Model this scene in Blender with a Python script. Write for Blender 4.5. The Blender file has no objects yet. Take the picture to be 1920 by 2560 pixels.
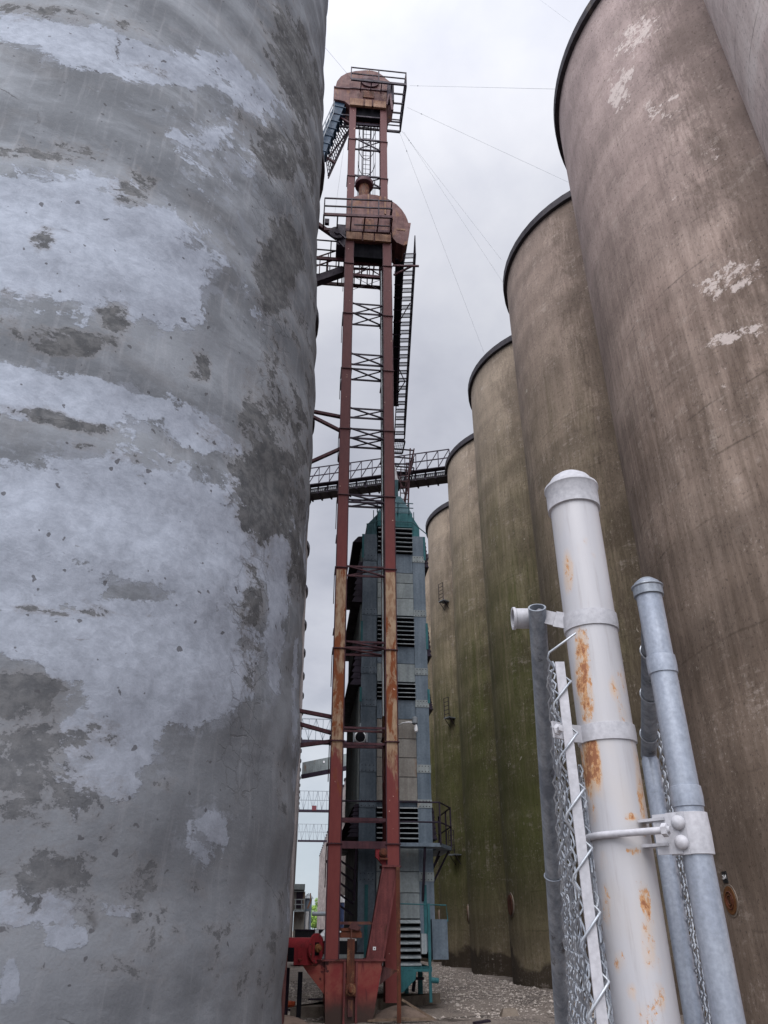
import bpy, bmesh, math, random
import numpy as np
from mathutils import Vector, Matrix
R_ = math.radians
sc = bpy.context.scene
COL = sc.collection
random.seed(7)

# ------------------------------------------------------------------ camera, sky, sun, exposure
PITCH, YAW, FPX, CAMH = R_(29.31), R_(5.96), 1865.0, 1.7
cd = bpy.data.cameras.new('camera'); cam = bpy.data.objects.new('camera', cd); COL.objects.link(cam)
cam.location = (0, 0, CAMH); cam.rotation_euler = (math.pi/2 + PITCH, 0, -YAW)
cd.sensor_fit = 'VERTICAL'; cd.sensor_height = 36.0; cd.lens = 36.0*FPX/2560.0
cd.clip_start = 0.05; cd.clip_end = 6000
sc.camera = cam
sc.view_settings.view_transform = 'Standard'; sc.view_settings.look = 'None'
sc.view_settings.gamma = 1.0; sc.view_settings.exposure = 1.25
SUN_EL, SUN_AZ = R_(54), R_(198)            # behind the camera, through thick cloud
sun_d = bpy.data.lights.new('sun', 'SUN'); sun_d.energy = 1.5; sun_d.angle = R_(50); sun_d.color = (1, .965, .93)
sun = bpy.data.objects.new('sun', sun_d); COL.objects.link(sun)
SDIR = Vector((math.sin(SUN_AZ)*math.cos(SUN_EL), math.cos(SUN_AZ)*math.cos(SUN_EL), math.sin(SUN_EL)))
sun.rotation_euler = SDIR.to_track_quat('Z', 'Y').to_euler(); sun.location = SDIR*80

def C(r, g, b, k=1.0):
    f = lambda c: (c/255/12.92 if c/255 <= .04045 else ((c/255+.055)/1.055)**2.4)*k
    return (f(r), f(g), f(b), 1)

class NT:
    """small helper for writing node trees"""
    def __init__(s, tree): s.t = tree; s.n = tree.nodes; s.l = tree.links
    def new(s, ty, **kw):
        n = s.n.new(ty)
        for k, v in kw.items(): setattr(n, k, v)
        return n
    def put(s, sock, v):
        if hasattr(v, 'is_output') or isinstance(v, bpy.types.NodeSocket): s.l.new(v, sock)
        elif v is not None: sock.default_value = v
    def math(s, op, a, b=None, c=None, clamp=False):
        n = s.new('ShaderNodeMath', operation=op, use_clamp=clamp); s.put(n.inputs[0], a); s.put(n.inputs[1], b)
        if c is not None: s.put(n.inputs[2], c)
        return n.outputs[0]
    def vmath(s, op, a, b=None):
        n = s.new('ShaderNodeVectorMath', operation=op); s.put(n.inputs[0], a); s.put(n.inputs[1], b)
        return n.outputs['Value'] if op in ('DOT_PRODUCT', 'LENGTH') else n.outputs[0]
    def mix(s, f, a, b, mode='MIX'):
        n = s.new('ShaderNodeMix', data_type='RGBA', blend_type=mode); s.put(n.inputs[0], f); s.put(n.inputs[6], a); s.put(n.inputs[7], b)
        return n.outputs[2]
    def noise(s, v, scale=1.0, detail=6.0, rough=.55, dist=0.0):
        n = s.new('ShaderNodeTexNoise'); s.put(n.inputs['Vector'], v); s.put(n.inputs['Scale'], scale)
        s.put(n.inputs['Detail'], detail); s.put(n.inputs['Roughness'], rough); s.put(n.inputs['Distortion'], dist)
        return n.outputs['Fac']
    def voro(s, v, scale, feature='DISTANCE_TO_EDGE'):
        n = s.new('ShaderNodeTexVoronoi', feature=feature); s.put(n.inputs['Vector'], v); s.put(n.inputs['Scale'], scale)
        return n.outputs['Distance']
    def step(s, x, lo, hi):
        n = s.new('ShaderNodeMapRange', interpolation_type='SMOOTHSTEP'); s.put(n.inputs[0], x); s.put(n.inputs[1], lo); s.put(n.inputs[2], hi)
        return n.outputs[0]
    def lin(s, x, a, b, c, d):
        n = s.new('ShaderNodeMapRange'); s.put(n.inputs[0], x); s.put(n.inputs[1], a); s.put(n.inputs[2], b); s.put(n.inputs[3], c); s.put(n.inputs[4], d)
        return n.outputs[0]
    def ramp(s, f, stops):
        n = s.new('ShaderNodeValToRGB'); e = n.color_ramp.elements
        while len(e) < len(stops): e.new(.5)
        for i, (p, c) in enumerate(stops): e[i].position = p; e[i].color = c
        s.put(n.inputs[0], f); return n.outputs[0]
    def scale(s, v, sx, sy, sz):
        return s.vmath('MULTIPLY', v, (sx, sy, sz))
    def obj(s): return s.new('ShaderNodeTexCoord').outputs['Object']
    def uv(s): return s.new('ShaderNodeTexCoord').outputs['UV']
    def attr(s, name): return s.new('ShaderNodeAttribute', attribute_name=name).outputs['Fac']
    def sep(s, v):
        n = s.new('ShaderNodeSeparateXYZ'); s.put(n.inputs[0], v); return n.outputs
    def comb(s, x, y, z):
        n = s.new('ShaderNodeCombineXYZ'); s.put(n.inputs[0], x); s.put(n.inputs[1], y); s.put(n.inputs[2], z); return n.outputs[0]
    def rnd(s): return s.new('ShaderNodeObjectInfo').outputs['Random']
    def bump(s, h, strength=.3, dist=.02):
        n = s.new('ShaderNodeBump'); s.put(n.inputs['Strength'], strength); s.put(n.inputs['Distance'], dist); s.put(n.inputs['Height'], h)
        return n.outputs[0]

def newmat(name):
    m = bpy.data.materials.new(name); m.use_nodes = True; m.node_tree.nodes.clear()
    N = NT(m.node_tree); out = N.new('ShaderNodeOutputMaterial'); b = N.new('ShaderNodeBsdfPrincipled')
    N.l.new(b.outputs[0], out.inputs[0])
    def fin(color, rough=.8, metal=0.0, normal=None, spec=None):
        N.put(b.inputs['Base Color'], color); N.put(b.inputs['Roughness'], rough); N.put(b.inputs['Metallic'], metal)
        if normal is not None: N.put(b.inputs['Normal'], normal)
        if spec is not None: N.put(b.inputs['Specular IOR Level'], spec)
        return m
    return N, fin

# ---- overcast sky: Nishita behind procedural cloud, cloud brighter round the hidden sun
w = bpy.data.worlds.new('World'); sc.world = w; w.use_nodes = True; w.node_tree.nodes.clear()
N = NT(w.node_tree)
sky = N.new('ShaderNodeTexSky'); sky.sky_type = 'NISHITA'; sky.sun_disc = False
sky.sun_elevation = SUN_EL; sky.sun_rotation = SUN_AZ; sky.air_density = 1.2; sky.dust_density = 2.0
bgA = N.new('ShaderNodeBackground'); N.l.new(sky.outputs[0], bgA.inputs[0]); bgA.inputs[1].default_value = .08
d = N.new('ShaderNodeTexCoord').outputs['Generated']
sp = N.sep(d)
el = N.math('MAXIMUM', sp[2], 0.0)
flat = N.math('ADD', el, .35)
pl = N.comb(N.math('DIVIDE', sp[0], flat), N.math('DIVIDE', sp[1], flat), 0.3)
c1 = N.noise(pl, 2.6, 7, .52, .35)
c2 = N.noise(pl, 7.0, 6, .55, .2)
cl = N.math('ADD', N.math('MULTIPLY', c1, .72), N.math('MULTIPLY', c2, .28))
colr = N.ramp(cl, [(.35, C(190, 193, 205)), (.45, C(206, 208, 219)), (.53, C(216, 218, 228)), (.65, C(232, 233, 240))])
low = N.step(el, .02, .30)
colr = N.mix(low, N.mix(.75, colr, C(203, 219, 232)), colr)
glow = N.math('MAXIMUM', N.vmath('DOT_PRODUCT', d, tuple(SDIR)), 0.0)
glow = N.math('MULTIPLY', N.math('POWER', glow, 2.0), 2.7)
bgB = N.new('ShaderNodeBackground'); N.l.new(colr, bgB.inputs[0]); N.put(bgB.inputs[1], N.math('MULTIPLY', N.math('ADD', glow, 1.0), .375))
mx = N.new('ShaderNodeMixShader'); mx.inputs[0].default_value = .93
N.l.new(bgA.outputs[0], mx.inputs[1]); N.l.new(bgB.outputs[0], mx.inputs[2])
wo = N.new('ShaderNodeOutputWorld'); N.l.new(mx.outputs[0], wo.inputs[0])

# ------------------------------------------------------------------ measuring helpers (photograph pixel -> point in the world)
_s, _c = math.sin(YAW), math.cos(YAW)
def ray(px, py):
    x = (px-960)/FPX; v = (1280-py)/FPX
    fw = math.cos(PITCH) - math.sin(PITCH)*v; z = math.sin(PITCH) + math.cos(PITCH)*v
    return Vector((_c*x + _s*fw, -_s*x + _c*fw, z)), fw
def at(px, py, Y):
    r, _ = ray(px, py); return Vector((0, 0, CAMH)) + r*(Y/r.y)
def atz(px, py, z):
    r, _ = ray(px, py); return Vector((0, 0, CAMH)) + r*((z-CAMH)/r.z)
def cf(px, py, f):
    r, fw = ray(px, py); return Vector((0, 0, CAMH)) + r*(f/fw)
def rf(r, f, z): return Vector((_c*r + _s*f, -_s*r + _c*f, z))
K = 1920/1659.0
ZM = dict(Z2=(760,580,3.072), Z3=(740,1240,3.6875), Z4=(700,1740,3.6065), Z5=(680,2120,3.456), ZA=(780,450,5.53), ZB=(780,150,5.53),
          ZC=(760,1080,4.366), ZD=(930,2180,4.484), ZE=(850,1960,5.027), ZF=(720,2180,10.05), Z6=(1280,1150,2.592), Z7=(1280,1850,2.592))
def A(z, x, y, Y): a = ZM[z]; return at(a[0]+x/a[2], a[1]+y/a[2], Y)
def AZ(z, x, y, zz): a = ZM[z]; return atz(a[0]+x/a[2], a[1]+y/a[2], zz)

# ------------------------------------------------------------------ mesh builder
class MB:
    def __init__(s): s.v = []; s.f = []; s.uv = None
    def add(s, vs, fs):
        o = len(s.v); s.v += [Vector(p) for p in vs]; s.f += [tuple(i+o for i in f) for f in fs]; return s
    def box(s, lo, hi):
        x0,y0,z0 = lo; x1,y1,z1 = hi
        return s.add([(x0,y0,z0),(x1,y0,z0),(x1,y1,z0),(x0,y1,z0),(x0,y0,z1),(x1,y0,z1),(x1,y1,z1),(x0,y1,z1)],
                     [(0,3,2,1),(4,5,6,7),(0,1,5,4),(1,2,6,5),(2,3,7,6),(3,0,4,7)])
    def hexa(s, b, t):      # four bottom points, four top points
        return s.add(list(b)+list(t), [(0,3,2,1),(4,5,6,7),(0,1,5,4),(1,2,6,5),(2,3,7,6),(3,0,4,7)])
    def beam(s, p, q, w, h=None, up=(0,0,1)):
        p, q = Vector(p), Vector(q); h = h or w; d = (q-p).normalized(); u = Vector(up)
        if abs(d.dot(u)) > .98: u = Vector((0,1,0))
        a = d.cross(u).normalized()*w/2; b = a.cross(d).normalized()*h/2
        return s.hexa([p-a-b, p+a-b, p+a+b, p-a+b], [q-a-b, q+a-b, q+a+b, q-a+b])
    def tube(s, pts, r, n=8, cap=True):
        pts = [Vector(p) for p in pts]; m = len(pts); rs = r if isinstance(r, (list, tuple)) else [r]*m
        ref = None; rings = []
        for i, p in enumerate(pts):
            d = (pts[min(i+1, m-1)] - pts[max(i-1, 0)]).normalized()
            if ref is None: ref = Vector((0,0,1)) if abs(d.z) < .9 else Vector((1,0,0))
            a = (ref - d*ref.dot(d)).normalized(); ref = a; b = d.cross(a)
            rings.append([p + (a*math.cos(2*math.pi*k/n) + b*math.sin(2*math.pi*k/n))*rs[i] for k in range(n)])
        vs = [v for g in rings for v in g]; fs = []
        for i in range(m-1):
            for k in range(n): k2 = (k+1) % n; fs.append((i*n+k, i*n+k2, (i+1)*n+k2, (i+1)*n+k))
        if cap: fs += [tuple(range(n))[::-1], tuple(range((m-1)*n, m*n))]
        return s.add(vs, fs)
    def prism(s, poly, ext):
        poly = [Vector(p) for p in poly]; e = Vector(ext); n = len(poly)
        return s.add(poly + [p+e for p in poly], [tuple(range(n))[::-1], tuple(range(n, 2*n))] + [(i, (i+1) % n, n+(i+1) % n, n+i) for i in range(n)])
    def lathe(s, c, prof, n=32, axis=None, arc=None):
        c = Vector(c); ax = Vector(axis or (0,0,1)).normalized()
        a = ax.orthogonal().normalized() if axis else Vector((1,0,0)); b = ax.cross(a)
        vs = [c + (a*math.cos(2*math.pi*k/n) + b*math.sin(2*math.pi*k/n))*r + ax*z for r, z in prof for k in range(n)]
        fs = []
        for i in range(len(prof)-1):
            for k in range(n): k2 = (k+1) % n; fs.append((i*n+k, i*n+k2, (i+1)*n+k2, (i+1)*n+k))
        if prof[0][0] > 1e-6: fs.append(tuple(range(n))[::-1])
        if prof[-1][0] > 1e-6: fs.append(tuple(range((len(prof)-1)*n, len(prof)*n)))
        return s.add(vs, fs)
    def build(s, name, mat, parent=None, smooth=None, base=None):
        me = bpy.data.meshes.new(name)
        o = bpy.data.objects.new(name, me); COL.objects.link(o)
        org = Vector((0,0,0))
        if parent is not None:
            top = parent
            while top.parent is not None: top = top.parent
            org = Vector(top.location); o.parent = parent
        else:
            org = Vector(base) if base is not None else Vector((sum(p.x for p in s.v)/len(s.v), sum(p.y for p in s.v)/len(s.v), min(p.z for p in s.v)))
            o.location = org
        me.from_pydata([p-org for p in s.v], [], s.f); me.update()
        bm = bmesh.new(); bm.from_mesh(me)
        bmesh.ops.remove_doubles(bm, verts=bm.verts, dist=1e-5) if len(bm.verts) < 4000 else None
        bmesh.ops.recalc_face_normals(bm, faces=bm.faces); bm.to_mesh(me); bm.free()
        me.materials.append(mat)
        if smooth:
            me.shade_smooth(); me.set_sharp_from_angle(angle=R_(smooth))
        return o
def pieces(mb, name, mat, parent, smooth=None):
    n = len(mb.v); par = list(range(n))
    def find(i):
        while par[i] != i: par[i] = par[par[i]]; i = par[i]
        return i
    for f in mb.f:
        for j in f[1:]: par[find(f[0])] = find(j)
    grp = {}
    for f in mb.f: grp.setdefault(find(f[0]), []).append(f)
    o = None
    for fs in grp.values():
        ids = sorted({i for f in fs for i in f}); mp = {a: b for b, a in enumerate(ids)}
        m = MB(); m.v = [mb.v[i] for i in ids]; m.f = [tuple(mp[i] for i in f) for f in fs]; o = m.build(name, mat, parent, smooth)
    return o
def thing(name, label, cat, loc, group=None):
    o = bpy.data.objects.new(name, None); COL.objects.link(o); o.location = loc; o.empty_display_size = .2
    o['label'] = label; o['category'] = cat
    if group: o['group'] = group
    return o
def tag(o, label=None, cat=None, group=None, kind=None):
    if label: o['label'] = label
    if cat: o['category'] = cat
    if group: o['group'] = group
    if kind: o['kind'] = kind
    return o
def copy_thing(root, loc, label):
    r = root.copy(); COL.objects.link(r); r.location = loc; r['label'] = label
    for ch in root.children:
        c = ch.copy(); COL.objects.link(c); c.parent = r
        for g in ch.children:
            k = g.copy(); COL.objects.link(k); k.parent = c
    return r

# ------------------------------------------------------------------ materials
def mat_metal(name, base, dark, rust=None, rust_amt=.5, rough=.55, scale=3.0, metal=0.0, streak=True, bumps=.15, spec=None):
    N, fin = newmat(name); v = N.obj(); v = N.vmath('ADD', v, N.math('MULTIPLY', N.rnd(), 7.0))
    n1 = N.noise(v, scale, 6, .6); n2 = N.noise(N.scale(v, 9, 9, .7), scale*.6, 4, .6); n3 = N.noise(v, scale*14, 3, .6)
    f = N.math('ADD', N.math('MULTIPLY', n1, .5), N.math('MULTIPLY', n2, .5)) if streak else n1
    col = N.mix(N.step(f, .36, .66), base, dark)
    if rust is not None:
        m = N.step(N.math('ADD', N.math('MULTIPLY', N.noise(N.scale(v, 1.6, 1.6, .7), scale*.8, 8, .65), .85), N.math('MULTIPLY', n3, .15)), .68-.22*rust_amt, .76-.22*rust_amt)
        col = N.mix(m, col, rust)
    col = N.mix(.35, col, N.mix(n3, (0,0,0,1), (1,1,1,1)), 'OVERLAY')
    return fin(col, N.lin(n1, .3, .7, rough-.1, rough+.15), metal, N.bump(N.math('ADD', n1, N.math('MULTIPLY', n3, .4)), bumps, .01), spec if spec is not None else (.12 if rough >= .5 else .3))

M = {}
M['dark_steel'] = mat_metal('dark_steel', C(52,44,58), C(36,32,40), C(60,42,40), .35)
M['purple_steel'] = mat_metal('purple_steel', C(78,50,56), C(56,37,44), C(88,58,54), .4)
M['rust_brown'] = mat_metal('rust_brown', C(98,66,64), C(72,48,50), C(106,74,58), .55)
M['red_brown'] = mat_metal('red_brown', C(110,62,62), C(86,48,50), C(72,46,40), .45)
M['rust_plain'] = mat_metal('rust_plain', C(98,56,42), C(66,44,38), C(120,88,66), .6)
M['red'] = mat_metal('red', C(128,42,48), C(98,36,41), C(74,34,30), .45, .5)
M['tan_steel'] = mat_metal('tan_steel', C(124,94,74), C(92,64,54), C(80,50,42), .5)
M['black_hole'] = mat_metal('black_hole', C(22,22,27), C(14,14,18), None, .2, .9, 3.0, 0, True, .1, .05)
M['teal'] = mat_metal('teal', C(54,104,110), C(40,80,87), C(60,70,70), .25, .5)
M['teal_dull'] = mat_metal('teal_dull', C(66,98,106), C(50,76,84), C(86,84,80), .35)
M['dryer_grey'] = mat_metal('dryer_grey', C(104,116,128), C(80,92,104), C(60,66,72), .4, .5, 1.2)
M['dryer_panel'] = mat_metal('dryer_panel', C(138,146,148), C(110,118,122), C(128,104,88), .45, .55, 1.0)
M['dryer_panel_rusty'] = mat_metal('dryer_panel_rusty', C(136,134,130), C(112,108,104), C(118,100,88), .6, .6, 1.4)
M['slat'] = mat_metal('slat', C(158,164,168), C(120,130,136), C(96,100,104), .3, .5)
M['blue_spout'] = mat_metal('blue_spout', C(44,66,88), C(34,50,68), C(60,58,60), .3, .5)
M['galv'] = mat_metal('galv', C(134,140,148), C(98,104,114), C(66,66,70), .45, .42, 9.0, .35, True, .08)
M['galv_blue'] = mat_metal('galv_blue', C(146,152,163), C(126,133,146), C(166,172,180), .5, .4, 7.0, .45, True, .06)
M['white_paint'] = mat_metal('white_paint', C(162,162,168), C(150,151,157), C(144,142,144), .2, .45, 5.0, 0, False, .05)
M['wire'] = mat_metal('wire', C(160,165,172), C(128,134,144), C(140,146,154), .3, .4, 9.0, .3, False, .05)
M['rim'] = mat_metal('rim', C(66,63,68), C(50,48,53), C(84,78,74), .4, .6, .9)
M['roof'] = mat_metal('roof', C(120,122,128), C(96,98,104))
M['far_steel'] = mat_metal('far_steel', C(130,136,142), C(104,110,118))
M['wood'] = mat_metal('wood', C(128,112,98), C(92,78,68), C(60,50,44), .5, .85)
M['pad'] = mat_metal('pad', C(132,122,112), C(108,98,90), C(84,74,66), .5, .9, 2.5, 0, False, .3)
M['glass'] = mat_metal('glass', C(40,52,60), C(28,36,42), None, .2, .1)
M['white_car'] = mat_metal('white_car', C(222,226,232), C(206,210,216), None, .2, .3)
M['black_car'] = mat_metal('black_car', C(30,30,38), C(20,20,26), None, .2, .4)
M['orange'] = mat_metal('orange', C(196,92,60), C(160,76,52), None, .2, .6)

def leg_paint():
    """old red oxide: dull high up, peeled to tan and orange rust half way, red near the ground"""
    N, fin = newmat('elevator_leg_paint'); v = N.obj(); z = N.sep(v)[2]
    n = N.noise(N.scale(v, 2.2, 2.2, .55), 1.5, 7, .62, .6); n2 = N.noise(N.scale(v, 5, 5, 1.6), 2.0, 5, .6); n3 = N.noise(v, 40, 3, .6); n4 = N.noise(N.scale(v, 1.4, 1.4, .5), 1.7, 8, .68, .5)
    up = N.mix(n2, C(76,50,54), C(98,64,64)); lo = N.mix(n2, C(102,52,53), C(126,68,65))
    paint = N.mix(N.step(z, 9.0, 15.0), lo, up)
    worn = N.mix(N.step(n2, .40, .62), C(160,138,116), C(134,104,84)); worn = N.mix(N.step(n4, .50, .56), worn, C(122,70,44))
    worn = N.mix(N.step(n, .58, .66), worn, C(104,60,48))
    band = N.math('MULTIPLY', N.step(z, 5.0, 6.8), N.math('SUBTRACT', 1.0, N.step(z, 10.4, 10.6)))
    band2 = N.math('ADD', .06, N.math('MULTIPLY', N.math('MULTIPLY', N.step(z, 3.3, 5.2), N.math('SUBTRACT', 1.0, N.step(z, 10.4, 10.6))), .21))
    lim = N.math('SUBTRACT', .80, N.math('ADD', N.math('MULTIPLY', band, .345), band2))
    wm = N.step(N.math('ADD', N.math('MULTIPLY', n, .6), N.math('MULTIPLY', n4, .4)), N.math('SUBTRACT', lim, .05), N.math('ADD', lim, .05))
    col = N.mix(wm, paint, worn)
    speck = N.step(N.noise(v, 9, 2, .5), .735, .75); col = N.mix(speck, col, C(188,160,146))
    return fin(col, .66, 0, N.bump(N.math('ADD', n, N.math('MULTIPLY', n3, .5)), .2, .01), .12)
M['leg'] = leg_paint()

def boot_paint():
    N, fin = newmat('boot_red_paint'); v = N.obj(); z = N.sep(v)[2]
    n = N.noise(v, 2.2, 7, .6, .4); n2 = N.noise(v, 9, 5, .6); n3 = N.noise(N.scale(v, 4, 4, .8), 2, 5, .6)
    col = N.mix(N.step(n, .40, .60), C(118,46,46), C(128,70,62)); col = N.mix(N.step(n3, .56, .66), col, C(96,38,40))
    col = N.mix(N.step(N.math('ADD', n, N.math('MULTIPLY', n2, .15)), .66, .70), col, C(62,30,32))
    dirt = N.math('SUBTRACT', 1.0, N.step(N.math('ADD', z, N.math('MULTIPLY', n, .7)), .45, 1.0))
    col = N.mix(dirt, col, C(62,48,44))
    return fin(col, .5, 0, N.bump(n2, .2, .01), .2)
M['boot'] = boot_paint()

def rusty_white():
    N, fin = newmat('white_painted_post'); v = N.obj()
    n = N.noise(N.scale(v, 1, 1, .42), 8.5, 8, .66, .3); n2 = N.noise(v, 60, 5, .6); n3 = N.noise(N.scale(v, 30, 30, 1.5), 1.0, 3, .5); big = N.noise(N.scale(v, 1.2, 1.2, .5), 5.5, 3, .5)
    base = N.mix(n3, C(165,164,168), C(148,149,155)); base = N.mix(N.math('MULTIPLY', N.step(big, .5, .75), .5), base, C(162,155,149))
    ring = N.attr('rust')
    sp_ = N.noise(N.scale(v, 1, 1, .6), 75, 6, .72); f = N.math('ADD', N.math('MULTIPLY', n, .60), N.math('ADD', N.math('MULTIPLY', sp_, .42), N.math('MULTIPLY', ring, .142)))
    stain = N.math('MULTIPLY', N.step(N.math('ADD', N.math('MULTIPLY', n, .6), N.math('ADD', N.math('MULTIPLY', n3, .12), N.math('MULTIPLY', ring, .22))), .50, .68), .75); col = N.mix(stain, base, C(176,146,112))
    col = N.mix(N.step(f, .668, .70), col, N.mix(n2, C(184,144,100), C(142,98,70)))
    col = N.mix(N.math('MULTIPLY', N.step(f, .715, .74), .75), col, C(110,60,40))
    gr = N.noise(N.scale(v, 40, 40, 3.0), 1.0, 6, .7); col = N.mix(N.math('MULTIPLY', N.step(gr, .50, .72), .38), col, C(122,116,112))
    ch = N.noise(v, 34, 2, .5); col = N.mix(N.step(ch, .775, .785), col, C(96,62,64))
    rough = N.lin(f, .6, .7, .38, .85)
    return fin(col, rough, 0, N.bump(N.math('ADD', N.math('MULTIPLY', N.step(f, .66, .72), -.6), N.math('MULTIPLY', n2, .12)), .35, .004))
M['post'] = rusty_white()

def concrete(name, c_lo, c_hi, algae=0.0, top_tint=None, flecks=False, low_dark=0.0, contrast=1.0, groundband=0.0, stain=.0, su=6.1, scuff=.35):
    N, fin = newmat(name); uv = N.uv(); s = N.sep(uv); z = s[1]
    u = N.math('ADD', s[0], N.math('MULTIPLY', N.rnd(), 61.0)); p = N.comb(u, z, 0.0)
    big = N.noise(p, .45, 6, .55, .3); streak = N.noise(N.comb(N.math('MULTIPLY', u, 3.0), N.math('MULTIPLY', z, .13), 3.0), 1.0, 9, .70)
    fine = N.noise(N.comb(N.math('MULTIPLY', u, 13.0), N.math('MULTIPLY', z, 1.4), 1.0), 1.0, 5, .7); grit = N.noise(N.comb(u, N.math('MULTIPLY', z, .7), 0.0), 13, 6, .8)
    f = N.math('ADD', N.math('ADD', N.math('MULTIPLY', big, .36), N.math('MULTIPLY', streak, .34)), N.math('MULTIPLY', fine, .30))
    col = N.mix(N.step(f, .5-.17/contrast, .5+.17/contrast), c_lo, c_hi)
    # faint pour joints
    jz = N.math('ADD', z, N.math('MULTIPLY', N.noise(p, .7, 3, .5), .22)); fr = N.math('FRACT', N.math('DIVIDE', jz, 1.22))
    joint = N.math('MULTIPLY', N.math('SUBTRACT', 1.0, N.step(N.math('ABSOLUTE', N.math('SUBTRACT', fr, .5)), .0, .035)), N.step(N.noise(p, 1.1, 4, .6), .45, .62))
    col = N.mix(N.math('MULTIPLY', joint, .55), col, C(62,54,50))
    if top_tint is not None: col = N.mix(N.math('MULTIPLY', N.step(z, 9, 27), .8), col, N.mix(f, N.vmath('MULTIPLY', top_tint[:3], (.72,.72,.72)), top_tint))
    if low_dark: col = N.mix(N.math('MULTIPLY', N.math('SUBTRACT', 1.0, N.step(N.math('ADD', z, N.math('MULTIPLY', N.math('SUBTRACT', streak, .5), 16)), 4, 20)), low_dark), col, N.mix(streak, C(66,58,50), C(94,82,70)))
    if algae:
        g = N.math('SUBTRACT', 1.0, N.step(N.math('ADD', z, N.math('MULTIPLY', N.math('SUBTRACT', streak, .5), 14)), 8, 26))
        g = N.math('MULTIPLY', g, N.math('ADD', .25, N.math('MULTIPLY', .75, N.step(N.math('ADD', z, N.math('MULTIPLY', N.math('SUBTRACT', big, .5), 4)), .4, 4.5))))
        g = N.math('MULTIPLY', g, N.math('MULTIPLY', N.math('ADD', .6, N.math('MULTIPLY', .4, N.step(f, .72, .36))), algae))
        col = N.mix(g, col, N.mix(fine, C(72,77,42), C(100,102,62)))
    if groundband:
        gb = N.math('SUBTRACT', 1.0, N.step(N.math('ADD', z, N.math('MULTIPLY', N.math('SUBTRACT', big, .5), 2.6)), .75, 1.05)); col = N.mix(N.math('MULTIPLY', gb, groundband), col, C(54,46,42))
    lift = N.noise(N.comb(N.math('MULTIPLY', u, .07), N.math('MULTIPLY', jz, .82), 8.0), 1.0, 2, .4); col = N.mix(.24, col, N.mix(N.step(lift, .38, .62), (.28,.28,.28,1), (.70,.70,.70,1)), 'OVERLAY')
    blot = N.noise(N.comb(N.math('MULTIPLY', u, 1.0), N.math('MULTIPLY', z, .55), 4.0), 1.1, 9, .72, .6); col = N.mix(.26, col, N.mix(N.step(blot, .36, .64), (.26,.26,.26,1), (.72,.72,.72,1)), 'OVERLAY')
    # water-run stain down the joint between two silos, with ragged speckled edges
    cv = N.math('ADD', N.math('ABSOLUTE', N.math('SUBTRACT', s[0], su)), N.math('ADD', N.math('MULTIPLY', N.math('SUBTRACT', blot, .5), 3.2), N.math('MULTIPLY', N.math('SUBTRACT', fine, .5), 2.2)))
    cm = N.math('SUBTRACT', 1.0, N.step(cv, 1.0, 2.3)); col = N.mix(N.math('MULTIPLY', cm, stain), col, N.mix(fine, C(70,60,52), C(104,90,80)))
    # pits and pale scabs
    pit = N.math('MULTIPLY', N.step(grit, .555, .66), N.step(N.noise(p, .9, 4, .6), .42, .62)); col = N.mix(N.math('MULTIPLY', pit, .42), col, C(214,204,196))
    dk = N.step(grit, .46, .34); col = N.mix(N.math('MULTIPLY', dk, .68), col, C(48,42,40))
    sc1 = N.noise(N.comb(N.math('MULTIPLY', u, .9), N.math('MULTIPLY', z, 2.4), 15.0), 1.5, 10, .78, .3); sc2 = N.noise(N.comb(N.math('MULTIPLY', u, 5.0), N.math('MULTIPLY', z, .5), 16.0), 1.0, 8, .75)
    scf = N.math('MULTIPLY', N.step(N.math('ADD', N.math('MULTIPLY', sc1, .6), N.math('MULTIPLY', sc2, .4)), .53, .60), N.step(N.noise(p, .33, 3, .5), .42, .58))
    col = N.mix(N.math('MULTIPLY', scf, scuff), col, C(190,178,170))
    if flecks:
        a = N.attr('light'); m = N.math('ADD', N.math('MULTIPLY', N.noise(N.comb(N.math('MULTIPLY', u, 1.0), N.math('MULTIPLY', z, 1.15), 5.0), 2.0, 10, .76, .2), .8), N.math('MULTIPLY', grit, .22))
        fm = N.step(N.math('ADD', N.math('MULTIPLY', m, .9), N.math('MULTIPLY', a, .28)), .725, .765); col = N.mix(N.math('MULTIPLY', fm, .8), col, N.mix(grit, C(196,184,180), C(228,218,214)))
    else:
        m = N.noise(N.comb(u, N.math('MULTIPLY', z, 1.1), 5.0), 2.1, 6, .66, .5)
        reg = N.noise(p, .22, 2, .5); col = N.mix(N.math('MULTIPLY', N.step(N.math('ADD', m, N.math('MULTIPLY', reg, .25)), .835, .85), .75), col, C(178,170,160))
    h = N.math('ADD', N.math('MULTIPLY', grit, .5), N.math('ADD', N.math('MULTIPLY', fine, .5), N.math('MULTIPLY', big, 1.0)))
    return fin(col, .92, 0, N.bump(h, .45, .03), .25)
M['con_near'] = concrete('silo_concrete_nearest', C(176,164,162), C(218,206,204), 0, None, True)
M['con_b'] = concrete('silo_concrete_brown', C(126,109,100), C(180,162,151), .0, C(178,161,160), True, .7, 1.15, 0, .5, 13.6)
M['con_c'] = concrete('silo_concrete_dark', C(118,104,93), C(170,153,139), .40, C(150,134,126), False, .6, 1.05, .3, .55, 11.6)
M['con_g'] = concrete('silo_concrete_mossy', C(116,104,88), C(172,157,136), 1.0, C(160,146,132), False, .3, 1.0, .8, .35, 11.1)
M['con_l'] = concrete('silo_concrete_grey', C(104,98,98), C(160,152,150), .0, None, False, .25)

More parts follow.
